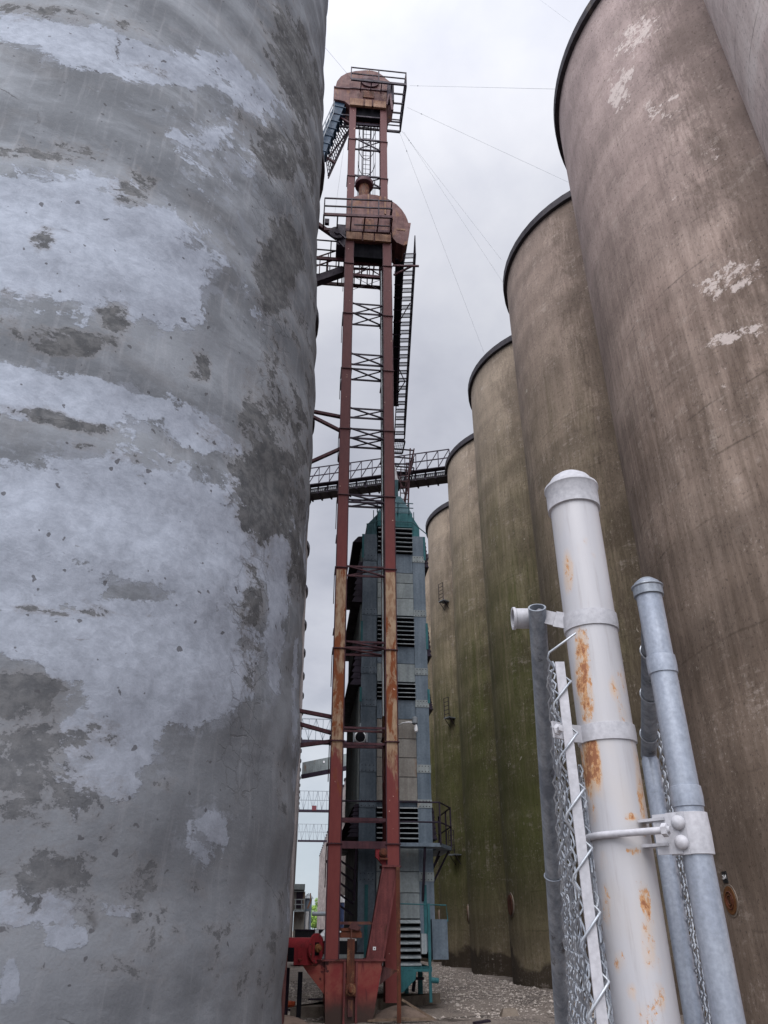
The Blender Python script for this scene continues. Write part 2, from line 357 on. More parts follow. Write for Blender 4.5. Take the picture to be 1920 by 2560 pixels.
def plaster():
    N, fin = newmat('patched_silo_plaster'); uv = N.uv(); s = N.sep(uv); u, z = s[0], s[1]; p = uv
    L, D = N.attr('light'), N.attr('dark')
    n1 = N.noise(N.comb(u, N.math('MULTIPLY', z, 1.35), 0), .95, 8, .60, .5); n2 = N.noise(p, 6.5, 7, .68, .3); n3 = N.noise(p, 38, 4, .65)
    drip = N.noise(N.comb(N.math('MULTIPLY', u, 9), N.math('MULTIPLY', z, .8), 2), 1.0, 5, .65); sm = N.noise(N.comb(N.math('MULTIPLY', u, .6), N.math('MULTIPLY', z, 1.6), 9), 1.3, 5, .55, .8)
    ns = N.math('ADD', N.math('MULTIPLY', N.math('SUBTRACT', n1, .5), 1.1), N.math('ADD', N.math('MULTIPLY', N.math('SUBTRACT', n2, .5), .95), N.math('MULTIPLY', N.math('SUBTRACT', drip, .5), .16)))
    c5 = lambda x, k: N.math('MULTIPLY', N.math('SUBTRACT', x, .5), k)
    fr1 = N.noise(N.comb(u, N.math('MULTIPLY', z, 1.25), 21), 1.9, 11, .72, .25); fr2 = N.noise(N.comb(N.math('MULTIPLY', u, .8), N.math('MULTIPLY', z, 1.7), 33), .6, 10, .66, .3)
    fr3 = N.noise(N.comb(u, N.math('MULTIPLY', z, 1.2), 47), 2.6, 11, .74, .25)
    mid = N.mix(N.step(fr2, .40, .60), C(98,102,108), C(122,127,134)); mid = N.mix(N.math('MULTIPLY', N.step(n1, .5, .66), .3), mid, C(108,108,110)); mid = N.mix(N.math('MULTIPLY', N.step(drip, .5, .7), .25), mid, C(150,152,158))
    lightc = N.mix(N.step(n2, .30, .70), C(134,141,153), C(147,154,167)); lightc = N.mix(N.math('MULTIPLY', N.step(fr3, .53, .62), .28), lightc, C(114,120,130))
    lm = N.math('ADD', N.math('MULTIPLY', L, .72), N.math('ADD', c5(fr1, 1.25), N.math('ADD', c5(n1, .45), c5(drip, .15))))
    wash = N.math('ADD', N.math('MULTIPLY', L, .55), c5(fr3, 2.1)); col = N.mix(N.math('MULTIPLY', N.step(wash, .30, .42), .5), mid, C(128,134,145)); col = N.mix(N.step(lm, .425, .475), col, lightc)
    dm = N.math('ADD', N.math('MULTIPLY', D, .66), N.math('ADD', c5(fr3, 1.7), c5(fr2, 1.0)))
    dcol = N.mix(N.step(n2, .38, .62), C(66,68,71), C(90,91,93))
    col = N.mix(N.math('MULTIPLY', N.step(dm, .30, .50), .35), col, C(110,107,107)); col = N.mix(N.math('MULTIPLY', N.step(dm, .49, .53), .92), col, dcol)
    base = N.math('SUBTRACT', 1.0, N.step(N.math('ADD', z, N.math('MULTIPLY', ns, 2.0)), 2.3, 6.2)); col = N.mix(N.math('MULTIPLY', base, .38), col, C(90,92,97))
    # hairline cracks and crazed strips
    wv = N.vmath('ADD', p, N.comb(N.math('MULTIPLY', n2, .30), N.math('MULTIPLY', n1, .6), 0)); ed = N.voro(N.scale(wv, 1.0, 1.5, 1), .62)
    cr = N.math('MULTIPLY', N.step(ed, .010, .002), N.step(N.noise(p, .8, 3, .5), .60, .68)); col = N.mix(N.math('MULTIPLY', cr, .7), col, C(62,60,60))
    ed2 = N.voro(wv, 4.2); cz = N.math('MULTIPLY', N.step(ed2, .045, .012), N.step(N.attr('craze'), .3, .6)); col = N.mix(N.math('MULTIPLY', cz, .3), col, C(70,69,70))
    hole = N.step(N.noise(p, 8.5, 2, .4), .705, .725); col = N.mix(N.math('MULTIPLY', hole, .8), col, C(70,70,74))
    sk = N.step(N.noise(N.comb(N.math('MULTIPLY', u, 3.2), N.math('MULTIPLY', z, 9), 4), 1.2, 5, .7, 1.2), .665, .70); col = N.mix(N.math('MULTIPLY', sk, .45), col, C(84,82,82))
    col = N.mix(.5, col, N.mix(N.math('ADD', N.math('MULTIPLY', n3, .5), N.math('MULTIPLY', n2, .5)), (.2,.2,.2,1), (.8,.8,.8,1)), 'SOFT_LIGHT')
    h = N.math('ADD', N.math('MULTIPLY', N.step(lm, .425, .475), .6), N.math('ADD', N.math('MULTIPLY', n2, .7), N.math('MULTIPLY', n3, .20)))
    h = N.math('SUBTRACT', h, N.math('ADD', N.math('MULTIPLY', N.step(dm, .49, .53), .45), N.math('ADD', N.math('MULTIPLY', cr, .5), N.math('MULTIPLY', cz, .4))))
    return fin(col, .88, 0, N.bump(h, .42, .03), .2)
M['plaster'] = plaster()

def ground_mat():
    N, fin = newmat('gravel_yard'); v = N.obj(); n = N.noise(v, .55, 6, .6); st = N.voro(v, 22, 'F1'); st2 = N.voro(v, 52, 'F1'); g = N.noise(v, 40, 4, .7)
    grav = N.ramp(N.math('ADD', N.math('MULTIPLY', st, .9), N.math('MULTIPLY', g, .4)), [(.15, C(206,198,191)), (.42, C(164,154,148)), (.7, C(84,76,72))])
    mud = N.mix(g, C(112,102,95), C(156,146,138))
    wet = N.noise(N.scale(v, 1.0, .55, 1), .62, 6, .6, .6)
    mm = N.step(N.math('ADD', wet, N.math('MULTIPLY', n, .2)), .50, .60)
    col = N.mix(N.math('MULTIPLY', mm, .65), grav, mud)
    w2 = N.step(N.noise(N.scale(v, .8, 1.6, 1), .85, 5, .6, .4), .58, .63); col = N.mix(N.math('MULTIPLY', w2, .75), col, C(56,48,44))
    return fin(col, N.lin(w2, 0, 1, .92, .55), 0, N.bump(N.math('ADD', st, N.math('MULTIPLY', st2, .5)), .7, .03))
M['ground'] = ground_mat()
def simple(name, a, b, scale=6, rough=.9, bumps=.3):
    N, fin = newmat(name); v = N.obj(); n = N.noise(v, scale, 6, .65); return fin(N.mix(N.step(n, .35, .65), a, b), rough, 0, N.bump(n, bumps, .02))
M['stone'] = simple('loose_stone', C(196,187,180), C(112,104,99), 3)
M['dirt'] = simple('dirt', C(84,72,66), C(118,102,92), 3)
M['leaf'] = simple('leaf', C(70,110,44), C(150,178,84), .9)
M['bark'] = simple('bark', C(88,74,60), C(60,50,42), 4)
M['sign_white'] = simple('sign_white', C(220,222,226), C(206,208,212), 4, .5)
M['sign_black'] = simple('sign_black', C(34,34,36), C(24,24,26), 4, .5)
M['sign_red'] = simple('sign_red', C(96,30,40), C(84,26,36), 4, .6)
M['hatch_rust'] = mat_metal('hatch_rust', C(112,76,48), C(84,58,40), C(66,44,34), .5, .8, 6)

# ------------------------------------------------------------------ ground
g = MB(); rows = 60; cols = 60; xs = [-1500,-300,-60] + [-8+i*.5 for i in range(56)] + [60,300,1500]; ys = [-300,-40] + [i*.6-4 for i in range(100)] + [70,90,130,200,320,600,1500,4000]
hrand = np.random.RandomState(3)
for y in ys:
    for x in xs:
        near = (-8 <= x <= 20 and 2 < y < 56)
        g.v.append(Vector((x, y, (hrand.rand()*.05 - .03) if near else -.02)))
n = len(xs)
for j in range(len(ys)-1):
    for i in range(n-1): g.f.append((j*n+i, j*n+i+1, (j+1)*n+i+1, (j+1)*n+i))
tag(g.build('ground', M['ground'], None, 180, (0,0,0)), kind='structure')

# ------------------------------------------------------------------ silos
H, RR, RL = 27.9, 4.1, 4.2
def cyl_mesh(name, c, Rf, zs, nseg, mat, parent, seam, attrs=None, bulge=None):
    """wall of a silo: vertical cylinder with metre UVs (arc length, height)"""
    th = seam + np.linspace(0, 2*np.pi, nseg+1); zs = np.array(zs)
    T, Zz = np.meshgrid(th, zs); Rv = Rf(Zz)
    if bulge is not None:
        dR = bulge(T, Zz); dR[:, -1] = dR[:, 0]; Rv = Rv + dR
    X = Rv*np.sin(T); Y = Rv*np.cos(T)
    nv = nseg+1; V = np.stack([X, Y, Zz], -1).reshape(-1, 3)
    F = []
    for j in range(len(zs)-1):
        b = j*nv
        F += [(b+i, b+i+1, b+nv+i+1, b+nv+i) for i in range(nseg)]
    me = bpy.data.meshes.new(name); me.from_pydata(V.tolist(), [], F); me.update()
    uvl = me.uv_layers.new(name='UVMap'); idx = np.empty(len(me.loops), dtype=np.int32); me.loops.foreach_get('vertex_index', idx)
    Rm = float(np.mean(Rf(zs))); UV = np.stack([((T-seam)*Rm).reshape(-1), Zz.reshape(-1)], -1)[idx]; uvl.data.foreach_set('uv', UV.astype(np.float32).ravel())
    if attrs:
        W = V + np.array([c[0], c[1], c[2]])
        for k, fn in attrs.items():
            a = me.attributes.new(k, 'FLOAT', 'POINT'); a.data.foreach_set('value', fn(W).astype(np.float32))
    me.flip_normals() if False else None
    bm = bmesh.new(); bm.from_mesh(me); bmesh.ops.recalc_face_normals(bm, faces=bm.faces)
    f0 = bm.faces[:1]; bm.faces.ensure_lookup_table()
    fc = bm.faces[0]; ctr = fc.calc_center_median()
    if fc.normal.dot(Vector((ctr.x, ctr.y, 0))) < 0: bmesh.ops.reverse_faces(bm, faces=bm.faces)
    bm.to_mesh(me); bm.free()
    me.materials.append(mat); me.shade_smooth()
    o = bpy.data.objects.new(name, me); COL.objects.link(o); o.parent = parent
    return o
def wproj(W):
    Xw, Yw, Zw = W[:,0], W[:,1], W[:,2]-CAMH
    fwd = Xw*_s + Yw*_c; r = Xw*_c - Yw*_s; dd = fwd*math.cos(PITCH) + Zw*math.sin(PITCH); u = -fwd*math.sin(PITCH) + Zw*math.cos(PITCH)
    dd = np.where(dd < .2, .2, dd); return (960 + FPX*r/dd)/K, (1280 - FPX*u/dd)/K
def blots(lst):
    """stain map: each blot (x, y, rx, ry, tilt, strength) is measured on the photograph, then lies on the wall"""
    def fn(W):
        px, py = wproj(W); out = np.zeros(len(W))
        for (x, y, rx, ry, t, k) in lst:
            a = math.radians(t); dx, dy = px-x, py-y; e1 = (dx*math.cos(a) + dy*math.sin(a))/rx; e2 = (-dx*math.sin(a) + dy*math.cos(a))/ry
            dd = np.sqrt(e1*e1 + e2*e2); out = np.maximum(out, k*np.clip((1.9 - dd)/1.25, 0, 1))
        return out
    return fn
LIGHT = [(230,112,230,42,14,1),(520,185,120,40,38,.8),(140,520,270,120,12,1.05),(330,600,110,90,30,1),(120,855,250,48,9,1),(420,930,130,40,20,.75),(270,1130,340,120,9,1.05),(60,1250,160,60,4,1),
         (330,1420,200,120,0,1),(450,1200,110,160,10,.9),(470,1480,90,70,0,.8),(235,1610,90,105,0,1),(70,1370,110,52,0,1),(598,1330,24,190,2,.8),(440,1800,50,66,10,.75),(40,1958,130,36,0,.95),(150,2022,48,34,0,.8),
         (250,1968,90,14,0,.6),(18,2120,26,50,0,.8),(470,330,130,90,35,.55),(560,620,50,120,-12,.45),(640,1600,14,220,0,.6),(165,1760,10,50,0,.7),(40,1885,16,14,0,.7),(380,1530,50,30,0,.6),(620,1950,12,120,0,.6),(290,330,60,40,10,.3)]
DARK = [(645,720,46,430,0,.62),(660,330,26,260,-6,.6),(575,1075,60,110,0,1.25),(604,575,42,95,12,1.25),(560,930,60,70,15,.8),(90,322,140,26,3,.75),(300,395,46,66,20,.7),(160,40,240,22,8,.5),(360,160,150,14,22,.45),(600,570,38,84,12,1),(120,735,135,30,7,1),(245,690,34,30,0,.8),(60,640,70,22,5,.6),(110,905,120,14,12,.95),(250,980,90,12,14,.5),(560,1060,64,100,0,.95),(470,960,60,40,25,.6),
        (540,1380,26,200,3,.75),(50,1500,95,55,0,.9),(60,1650,120,120,0,.75),(250,1900,260,110,0,.55),(450,2080,230,130,0,.55),(330,1720,160,40,0,.55),(100,1320,170,9,4,.8),(250,1325,90,9,8,.7),
        (640,140,44,130,-22,.95),(600,330,46,66,-28,.9),(660,320,22,120,-10,.8),(540,250,30,50,-35,.7),(640,520,24,80,0,.7),(560,830,40,60,10,.55),(590,760,18,90,5,.8),(430,800,26,30,0,.7),(180,1740,60,60,0,.6),(640,1120,26,160,0,.85),
        (90,520,26,20,0,.95),(610,1800,18,260,0,.6),(480,1880,50,90,0,.4),(330,1180,6,6,0,.6)]
CRAZE = [(540,1380,30,210,3,1),(590,780,26,100,5,1),(600,440,50,70,10,.8),(520,1640,40,80,0,.8)]
RNG = [0.61, .2, 1.7, 2.9]
nearL = thing('concrete_silo', 'nearest grey silo filling the left side, patched with pale plaster and dark stains', 'silo', (-4.69, 10.92, 0), 'silos of the left row')
def Rn(z): return np.interp(z, [0, 8, 16.2, 24, 27.9], [4.60, 4.575, 4.40, 4.275, 4.25])
def bul(T, Zz):
    return .018*np.sin(Zz*5.15+.6*np.sin(T*3)) + .02*np.sin(T*7+Zz*.9) + .012*np.sin(T*19-Zz*2.3) + .008*np.sin(T*41+Zz*3.7)*np.sin(Zz*2.1)
cyl_mesh('wall', (-4.69,10.92,0), Rn, np.linspace(-.1, H, 380), 320, M['plaster'], nearL, R_(-60), dict(light=blots(LIGHT), dark=blots(DARK), craze=blots(CRAZE)), bul)
def rim_parts(root, R, nseg, rm=None):
    x, y, z0 = root.location
    MB().lathe((x,y,0), [(R+.02,H-.33),(R+.15,H-.31),(R+.16,H+.02),(R+.02,H+.04)], nseg).build('rim', rm or M['rim'], root, 20)
    MB().lathe((x,y,0), [(R+.14,H+.045),(R*.5,H+.35),(.001,H+.5)], nseg).build('roof', M['roof'], root, 40)
rim_parts(nearL, 4.25, 40)
ORD = 'first second third fourth fifth sixth seventh eighth ninth tenth eleventh twelfth thirteenth fourteenth fifteenth sixteenth seventeenth eighteenth nineteenth twentieth twenty-first twenty-second twenty-third twenty-fourth twenty-fifth twenty-sixth twenty-seventh twenty-eighth twenty-ninth thirtieth'.split()
def new_silo(x, y, R, mat, label, group, nseg=72, zs=None, seam=0, attrs=None):
    t = thing('concrete_silo', label, 'silo', (x, y, 0), group)
    cyl_mesh('wall', (x,y,0), lambda z: np.full(np.shape(z), R), zs if zs is not None else np.linspace(-.1, H, 24), nseg, mat, t, seam, attrs)
    rim_parts(t, R, max(36, nseg//2)); return t
# left row behind the near silo
l2 = new_silo(-.49-RL, 19.31, RL, M['con_l'], 'grey concrete silo just behind the nearest patched silo, second in the left row', 'silos of the left row', 96, None, R_(-90))
for k in range(1, 22):
    copy_thing(l2, (-.49-RL, 19.31+8.39*k, 0), 'distant grey silo with dark rim, %s from the camera in the left row' % ORD[k+1])
# right row
FLK = [(1375,75,70,30,-38,1),(1350,165,22,20,0,1),(1338,205,26,36,20,1.1),(1430,235,62,34,-25,.9),(1345,150,40,80,15,.8),(1570,600,90,40,-25,1),(1595,722,70,18,-18,1.1),(1555,840,50,70,0,.8),(1480,430,60,50,0,.7),(1500,340,90,60,-20,.7),(1490,900,60,50,0,.6),(1640,500,60,80,0,.6),(1600,1010,60,60,0,.6),(1370,690,26,14,0,.7)]
SR = dict(A=(13.9,5.7,5.9), B=(13.75,14.13,5.95), C=(13.36,23.03,5.27), D=(13.10,31.18,5.0), E=(13.25,39.40,5.0), F=(13.25,47.62,5.0), G=(13.25,55.84,5.0))
sA = new_silo(*SR['A'], M['con_near'], 'pale pinkish silo cut off by the upper right corner, nearest of the right row', 'silos of the right row', 200, np.linspace(-.1, H, 120), R_(90), dict(light=blots([(1620,60,60,120,0,.5)])))
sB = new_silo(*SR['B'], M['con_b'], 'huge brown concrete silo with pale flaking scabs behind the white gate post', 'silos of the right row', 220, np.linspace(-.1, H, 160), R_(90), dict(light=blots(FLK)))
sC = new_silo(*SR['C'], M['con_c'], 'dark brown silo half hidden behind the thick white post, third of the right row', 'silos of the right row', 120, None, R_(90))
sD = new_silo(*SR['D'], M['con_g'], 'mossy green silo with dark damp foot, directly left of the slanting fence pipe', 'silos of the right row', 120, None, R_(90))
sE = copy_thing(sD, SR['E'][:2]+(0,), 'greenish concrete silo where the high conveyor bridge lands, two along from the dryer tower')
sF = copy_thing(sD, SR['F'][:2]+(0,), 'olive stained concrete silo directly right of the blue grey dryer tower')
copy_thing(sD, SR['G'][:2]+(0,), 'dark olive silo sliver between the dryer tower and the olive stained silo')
sX = None
for i, k in enumerate(range(12, 39)):
    lab = 'far brown silo seen beside the left red leg, %s of the far right group' % ORD[i]
    if sX is None: sX = new_silo(8.29+RR, 15.45+8.19*k, RR, M['con_l'], lab, 'far silos of the right row', 64, None, R_(90))
    else: copy_thing(sX, (8.29+RR, 15.45+8.19*k, 0), lab)

def on_silo(px, py, cx, cy, R):
    r, _ = ray(px, py); a = r.x*r.x + r.y*r.y; b = -2*(r.x*cx + r.y*cy); c = cx*cx + cy*cy - R*R; disc = max(0, b*b-4*a*c); t = (-b - math.sqrt(disc))/(2*a)
    p = Vector((0,0,CAMH)) + r*t; nrm = Vector((p.x-cx, p.y-cy, 0)).normalized(); return p, nrm
def disc_on(mb, p, n, rx, rz, depth, nseg=28):
    tx = Vector((-n.y, n.x, 0)); ring = [p + tx*rx*math.cos(2*math.pi*k/nseg) + Vector((0,0,1))*rz*math.sin(2*math.pi*k/nseg) for k in range(nseg)]; mb.prism(ring, n*depth)
# clean-out hatch with its number plate on the big brown silo
p, nn = on_silo(1827, 2251, *SR['B'])
h = thing('silo_hatch', 'rusty round clean-out hatch on the big brown silo below the black number plate', 'hatch', p, 'hatches at the silo feet')
mb = MB(); disc_on(mb, p - nn*.05, nn, .27, .27, .06); mb.build('frame', M['pad'], h, 30)
mb = MB(); disc_on(mb, p - nn*.01, nn, .23, .23, .03); mb.build('cover', M['hatch_rust'], h, 30)
mb = MB(); tx = Vector((-nn.y, nn.x, 0))
for a in (.08, .14): mb.tube([p + nn*.025 + tx*a*math.cos(t*.4) + Vector((0,0,a*math.sin(t*.4))) for t in range(17)], .012, 6)
mb.build('ring_handle', M['rust_plain'], h, 40)
p2, n2 = on_silo(1813, 2193, *SR['B']); tx = Vector((-n2.y, n2.x, 0)); up = Vector((0,0,1))
pl_ = thing('number_plate', 'small black plate with white number 264 above the rusty hatch', 'sign', p2)
MB().prism([p2 + tx*a + up*b - n2*.03 for a, b in ((-.09,-.095),(.09,-.095),(.09,.095),(-.09,.095))], n2*.045).build('plate', M['sign_black'], pl_)
tc = bpy.data.curves.new('number_text', 'FONT'); tc.body = '264'; tc.size = .10; tc.extrude = .002; tc.align_x = 'CENTER'; tc.align_y = 'CENTER'; tc.offset = .002
to = bpy.data.objects.new('lettering', tc); COL.objects.link(to)
dg = bpy.context.evaluated_depsgraph_get(); me = bpy.data.meshes.new_from_object(to.evaluated_get(dg)); bpy.data.objects.remove(to)
to = bpy.data.objects.new('lettering', me); COL.objects.link(to); me.materials.append(M['sign_white']); to.parent = pl_
to.matrix_local = Matrix.Translation(n2*.019) @ Matrix((( tx.x, 0, n2.x, 0), (tx.y, 0, n2.y, 0), (0, 1, 0, 0), (0, 0, 0, 1)))
for (px, py, k, lab) in ((1278, 2262, 'D', 'narrow dark hatch low on the left edge of the dark mossy silo'), (1171, 2285, 'E', 'small dark hatch low on the silo second right of the dryer'), (1098, 2295, 'F', 'small dark hatch low on the olive silo beside the dryer foot')):
    p, nn = on_silo(px, py, *SR[k])
    h = thing('silo_hatch', lab, 'hatch', p, 'hatches at the silo feet')
    mb = MB(); disc_on(mb, p - nn*.05, nn, .42, .42, .08); mb.build('frame', M['pad'], h, 30)
    mb = MB(); disc_on(mb, p + nn*.03, nn, .34, .34, .03); mb.build('cover', M['rust_plain'], h, 30)
# little maintenance brackets on the silo walls
for (px, py0, py1, lab) in ((1121,1462,1507,'small steel ladder cage bracket highest on the silos right of the dryer'),(1136,1747,1798,'small steel bracket platform half way up between two mossy silos'),(1150,2077,2139,'lowest small steel bracket platform on the mossy silos, level with the dryer catwalk')):
    p, nn = on_silo(px-4, py1, *SR['F']); q, _ = on_silo(px-4, py0, *SR['F']); hh = q.z-p.z; tx = Vector((-nn.y, nn.x, 0))
    t = thing('wall_bracket', lab, 'bracket', p, 'steel brackets on the mossy silos')
    MB().prism([p - tx*.25, p + tx*.25, p + tx*.25 + nn*.5, p - tx*.25 + nn*.5], up*.06).build('platform', M['far_steel'], t)
    mb = MB()
    for s_ in (-.22, .22):
        mb.tube([p + tx*s_ + nn*.47, p + tx*s_ + nn*.47 + up*hh], .022, 6); mb.tube([p + tx*s_ + nn*.03 - up*.45, p + tx*s_ + nn*.45], .022, 6)
    for k in range(5): mb.tube([p - tx*.22 + nn*.47 + up*hh*(k+1)/5, p + tx*.22 + nn*.47 + up*hh*(k+1)/5], .018, 6)
    mb.build('ladder', M['dark_steel'], t)

# ------------------------------------------------------------------ bucket elevators
def lx(side, z): return (.835-.0051*(z-1.2)) if side == 0 else (2.21-.0050*(z-1.2))
YF = 19.0
E1 = thing('bucket_elevator', 'front bucket elevator with twin rusty red legs, rounded head and red boot on the ground', 'grain elevator', (1.5, 19.2, 0))
FL = [(658,),(783,),(921,),(1072,),(1237,),(1419,),(1621,),(1852,),(2109,)]
flz = [at(870, f[0], YF).z for f in FL]
zt = 23.8
for side in (0, 1):
    zb = at(840, 2400, YF).z if side == 0 else at(970, 2166, YF).z
    zz = sorted([z for z in flz if z > zb+.4] + [zb, zt])
    mb = MB()
    for a, b in zip(zz[:-1], zz[1:]):
        w0 = .147; xa, xb = lx(side, a), lx(side, b)
        mb.hexa([(xa-w0,YF,a+.012),(xa+w0,YF,a+.012),(xa+w0,YF+.5,a+.012),(xa-w0,YF+.5,a+.012)], [(xb-w0,YF,b-.012),(xb+w0,YF,b-.012),(xb+w0,YF+.5,b-.012),(xb-w0,YF+.5,b-.012)])
    leg = mb.build('leg', M['leg'], E1)
    mb = MB()
    for z in zz[:-1]:
        x = lx(side, z); mb.box((x-.185,YF-.04,z-.011),(x+.185,YF+.54,z+.011))
    pieces(mb, 'flange', M['purple_steel'], leg)
    mb = MB()            # corner angles down the edges of the casing
    for s_ in (-1, 1):
        for a, b in zip(zz[:-1], zz[1:]):
            mb.beam((lx(side,a)+s_*.150, YF+.012, a+.015), (lx(side,b)+s_*.150, YF+.012, b-.015), .028, .05, (0,1,0))
        if True:
            for a, b in zip(zz[:-1], zz[1:]): mb.beam((lx(side,b)+s_*.175, YF+.47, b-.9 if b-.9 > a else a), (lx(side,b)+s_*.175, YF+.47, b-.015), .02, .07, (0,1,0))
    mb.build('corner_angle', M['purple_steel'], leg)
    mb = MB()            # flange bolts
    for z in zz[1:-1]:
        for i in range(5): mb.lathe((lx(side,z)-.14+.07*i, YF-.02, z+.012), [(.011,0),(.011,.014),(.001,.016)], 6)
    mb.build('bolt', M['rust_brown'], leg)
# braces between the legs
PAIRS = [(760,784,0),(784,812,.45),(886,912,0),(923,950,.45),(1022,1045,0),(1073,1096,0),(1096,1119,.45),(1238,1256,0),(1250,1267,.45),(1417,1440,0),(1605,1620,0),(1622,1638,.45)]
for (y0, y1, dy) in PAIRS:
    Yb = YF+.06+dy; z1, z0 = at(900, y0, Yb).z, at(900, y1, Yb).z; xl, xr = lx(0, z0)+.15, lx(1, z0)-.15; mb = MB()
    mb.beam((xl,Yb,z1),(xr,Yb,z1),.035,.05); mb.beam((xl,Yb,z0),(xr,Yb,z0),.04,.055); mb.beam((xl,Yb-.03,z1),(xr,Yb-.03,z0),.05,.035); mb.beam((xl,Yb+.03,z0),(xr,Yb+.03,z1),.03,.035)
    mb.build('brace', M['dark_steel'] if y0 < 1300 else M['purple_steel'], E1)
for (y0, y1, hh) in ((1815,1822,.05),(1855,1862,.06),(2046,2051,.07)):
    for dy in (0, .45):
        Yb = YF+.06+dy; z = at(900, (y0+y1)/2, YF).z + (.02 if dy else 0); MB().beam((lx(0,z)+.15,Yb,z),(lx(1,z)-.15,Yb,z),.05,hh).build('brace', M['purple_steel'], E1)
z = at(900, 2111, YF).z; mb = MB(); mb.box((lx(0,z)+.15,YF,z-.09),(lx(1,z)-.15,YF+.06,z+.07)); mb.box((lx(0,z)+.15,YF+.06,z+.05),(lx(1,z)-.15,YF+.40,z+.065)); mb.build('cross_beam', M['purple_steel'], E1)
mb = MB()                # thin tie rods under the head
za, zb2 = A('ZA',580,1330,YF+.3).z, A('ZA',580,1510,YF+.3).z; mb.tube([(lx(0,za)+.15,YF+.3,za),(lx(1,za)-.15,YF+.3,zb2)],.01,6); mb.tube([(lx(0,za)+.15,YF+.34,zb2),(lx(1,za)-.15,YF+.34,za)],.01,6); mb.build('tie_rod', M['dark_steel'], E1)
# head of the front elevator
def arc_pts(z_, Y): return [A(zc, x, y, Y) for zc, x, y in z_]
out = [('ZA',470,828),('ZA',472,480),('ZA',490,330),('ZA',530,262),('ZA',590,222),('ZA',690,196),('ZA',800,190),('ZA',900,203),('ZA',1000,232),('ZA',1090,275),('ZA',1170,330),('ZA',1240,400),('ZA',1290,475),('ZA',1320,540),('ZA',1335,592),('ZA',1335,610),('ZA',1100,612),('ZA',1092,850)]
pts = [Vector((p.x, YF+.02, p.z)) for p in arc_pts(out, YF)]
hd = MB().prism(pts, (0,.95,0)).build('head', M['rust_brown'], E1)
dp = arc_pts([('ZA',1098,594),('ZA',1366,602),('ZA',1338,785),('ZA',1318,892),('ZA',1262,912),('ZA',1165,868),('ZA',1112,802)], YF)
dis = MB().prism([Vector((p.x, YF-.03, p.z)) for p in dp], (0,1.05,0)).build('discharge_hood', M['rust_brown'], E1)
c0 = A('ZA',1180,675,YF-.05); MB().box((c0.x-.02,YF-.045,c0.z-.05),(c0.x+.30,YF-.033,c0.z+.04)).build('hood_plate', M['tan_steel'], dis)
mb = MB()                # seams over the dome
for x0, y0, x1, y1 in ((780,195,785,480),(1012,235,1016,470)):
    a, b = A('ZA',x0,y0,YF), A('ZA',x1,y1,YF); mb.box((a.x-.03,YF-.012,b.z),(a.x+.03,YF+.018,a.z))
pieces(mb, 'seam_strip', M['tan_steel'], hd)
z0, z1 = A('ZA',470,828,YF).z, A('ZA',470,738,YF).z
x0, x1 = pts[0].x, A('ZA',1090,850,YF).x
for i, (a, b) in enumerate(((0,.36),(.38,.62),(.64,1.0))): MB().box((x0+(x1-x0)*a,YF-.10,z0-.02),(x0+(x1-x0)*b-.02,YF-.015,z1)).build('head_panel', M['tan_steel'], hd)
a, b = A('ZA',700,550,YF), A('ZA',860,720,YF); MB().box((a.x,YF-.06,b.z),(b.x,YF+.015,a.z)).build('inspection_door', M['rust_plain'], hd)
zs_ = A('ZA',600,975,YF+.9).z
mb = MB().box((lx(0,zt)+.15,YF+.1,z0-.72),(lx(1,zt)-.15,YF+.3,z0-.02)); mb.build('shaft_casing', M['black_hole'], E1)
# vent pipe on the dome
b_, t_ = A('ZA',718,195,YF+.5), A('ZA',718,70,YF+.5); vp = MB().lathe((b_.x,YF+.5,b_.z-.3), [(.21,0),(.21,t_.z-b_.z+.3)], 20).build('vent_pipe', M['rust_plain'], E1, 40)
MB().lathe((b_.x,YF+.5,t_.z-.15), [(.22,0),(.36,.06),(.37,.22),(.24,.34),(.001,.40)], 24).build('vent_cap', M['purple_steel'], vp, 40)
# drive motor at the left of the head
a, b = A('ZA',345,670,YF+.1), A('ZA',450,960,YF+.1); mo = MB().box((a.x,YF-.1,b.z),(b.x,YF+.6,a.z)).build('drive_motor', M['dark_steel'], E1)
MB().lathe((a.x+.02,YF-.14,(a.z+b.z)/2), [(.30,0),(.30,.05),(.12,.06),(.12,.1)], 20, (0,-1,0)).build('pulley', M['dark_steel'], mo)
mb = MB(); q = A('ZA',380,730,YF-.3); mb.beam(q, A('ZA',470,810,YF-.3), .06); mb.beam(A('ZA',370,850,YF-.2), A('ZA',445,930,YF-.2), .06); pieces(mb, 'motor_bracket', M['dark_steel'], mo)
mb = MB(); zz_ = [6.5+i*1.6 for i in range(11)]
mb.tube([(lx(1,z)-.20, YF+.16+.012*math.sin(z*1.7), z) for z in zz_], .022, 6); mb.build('conduit', M['slat'], E1, 60)
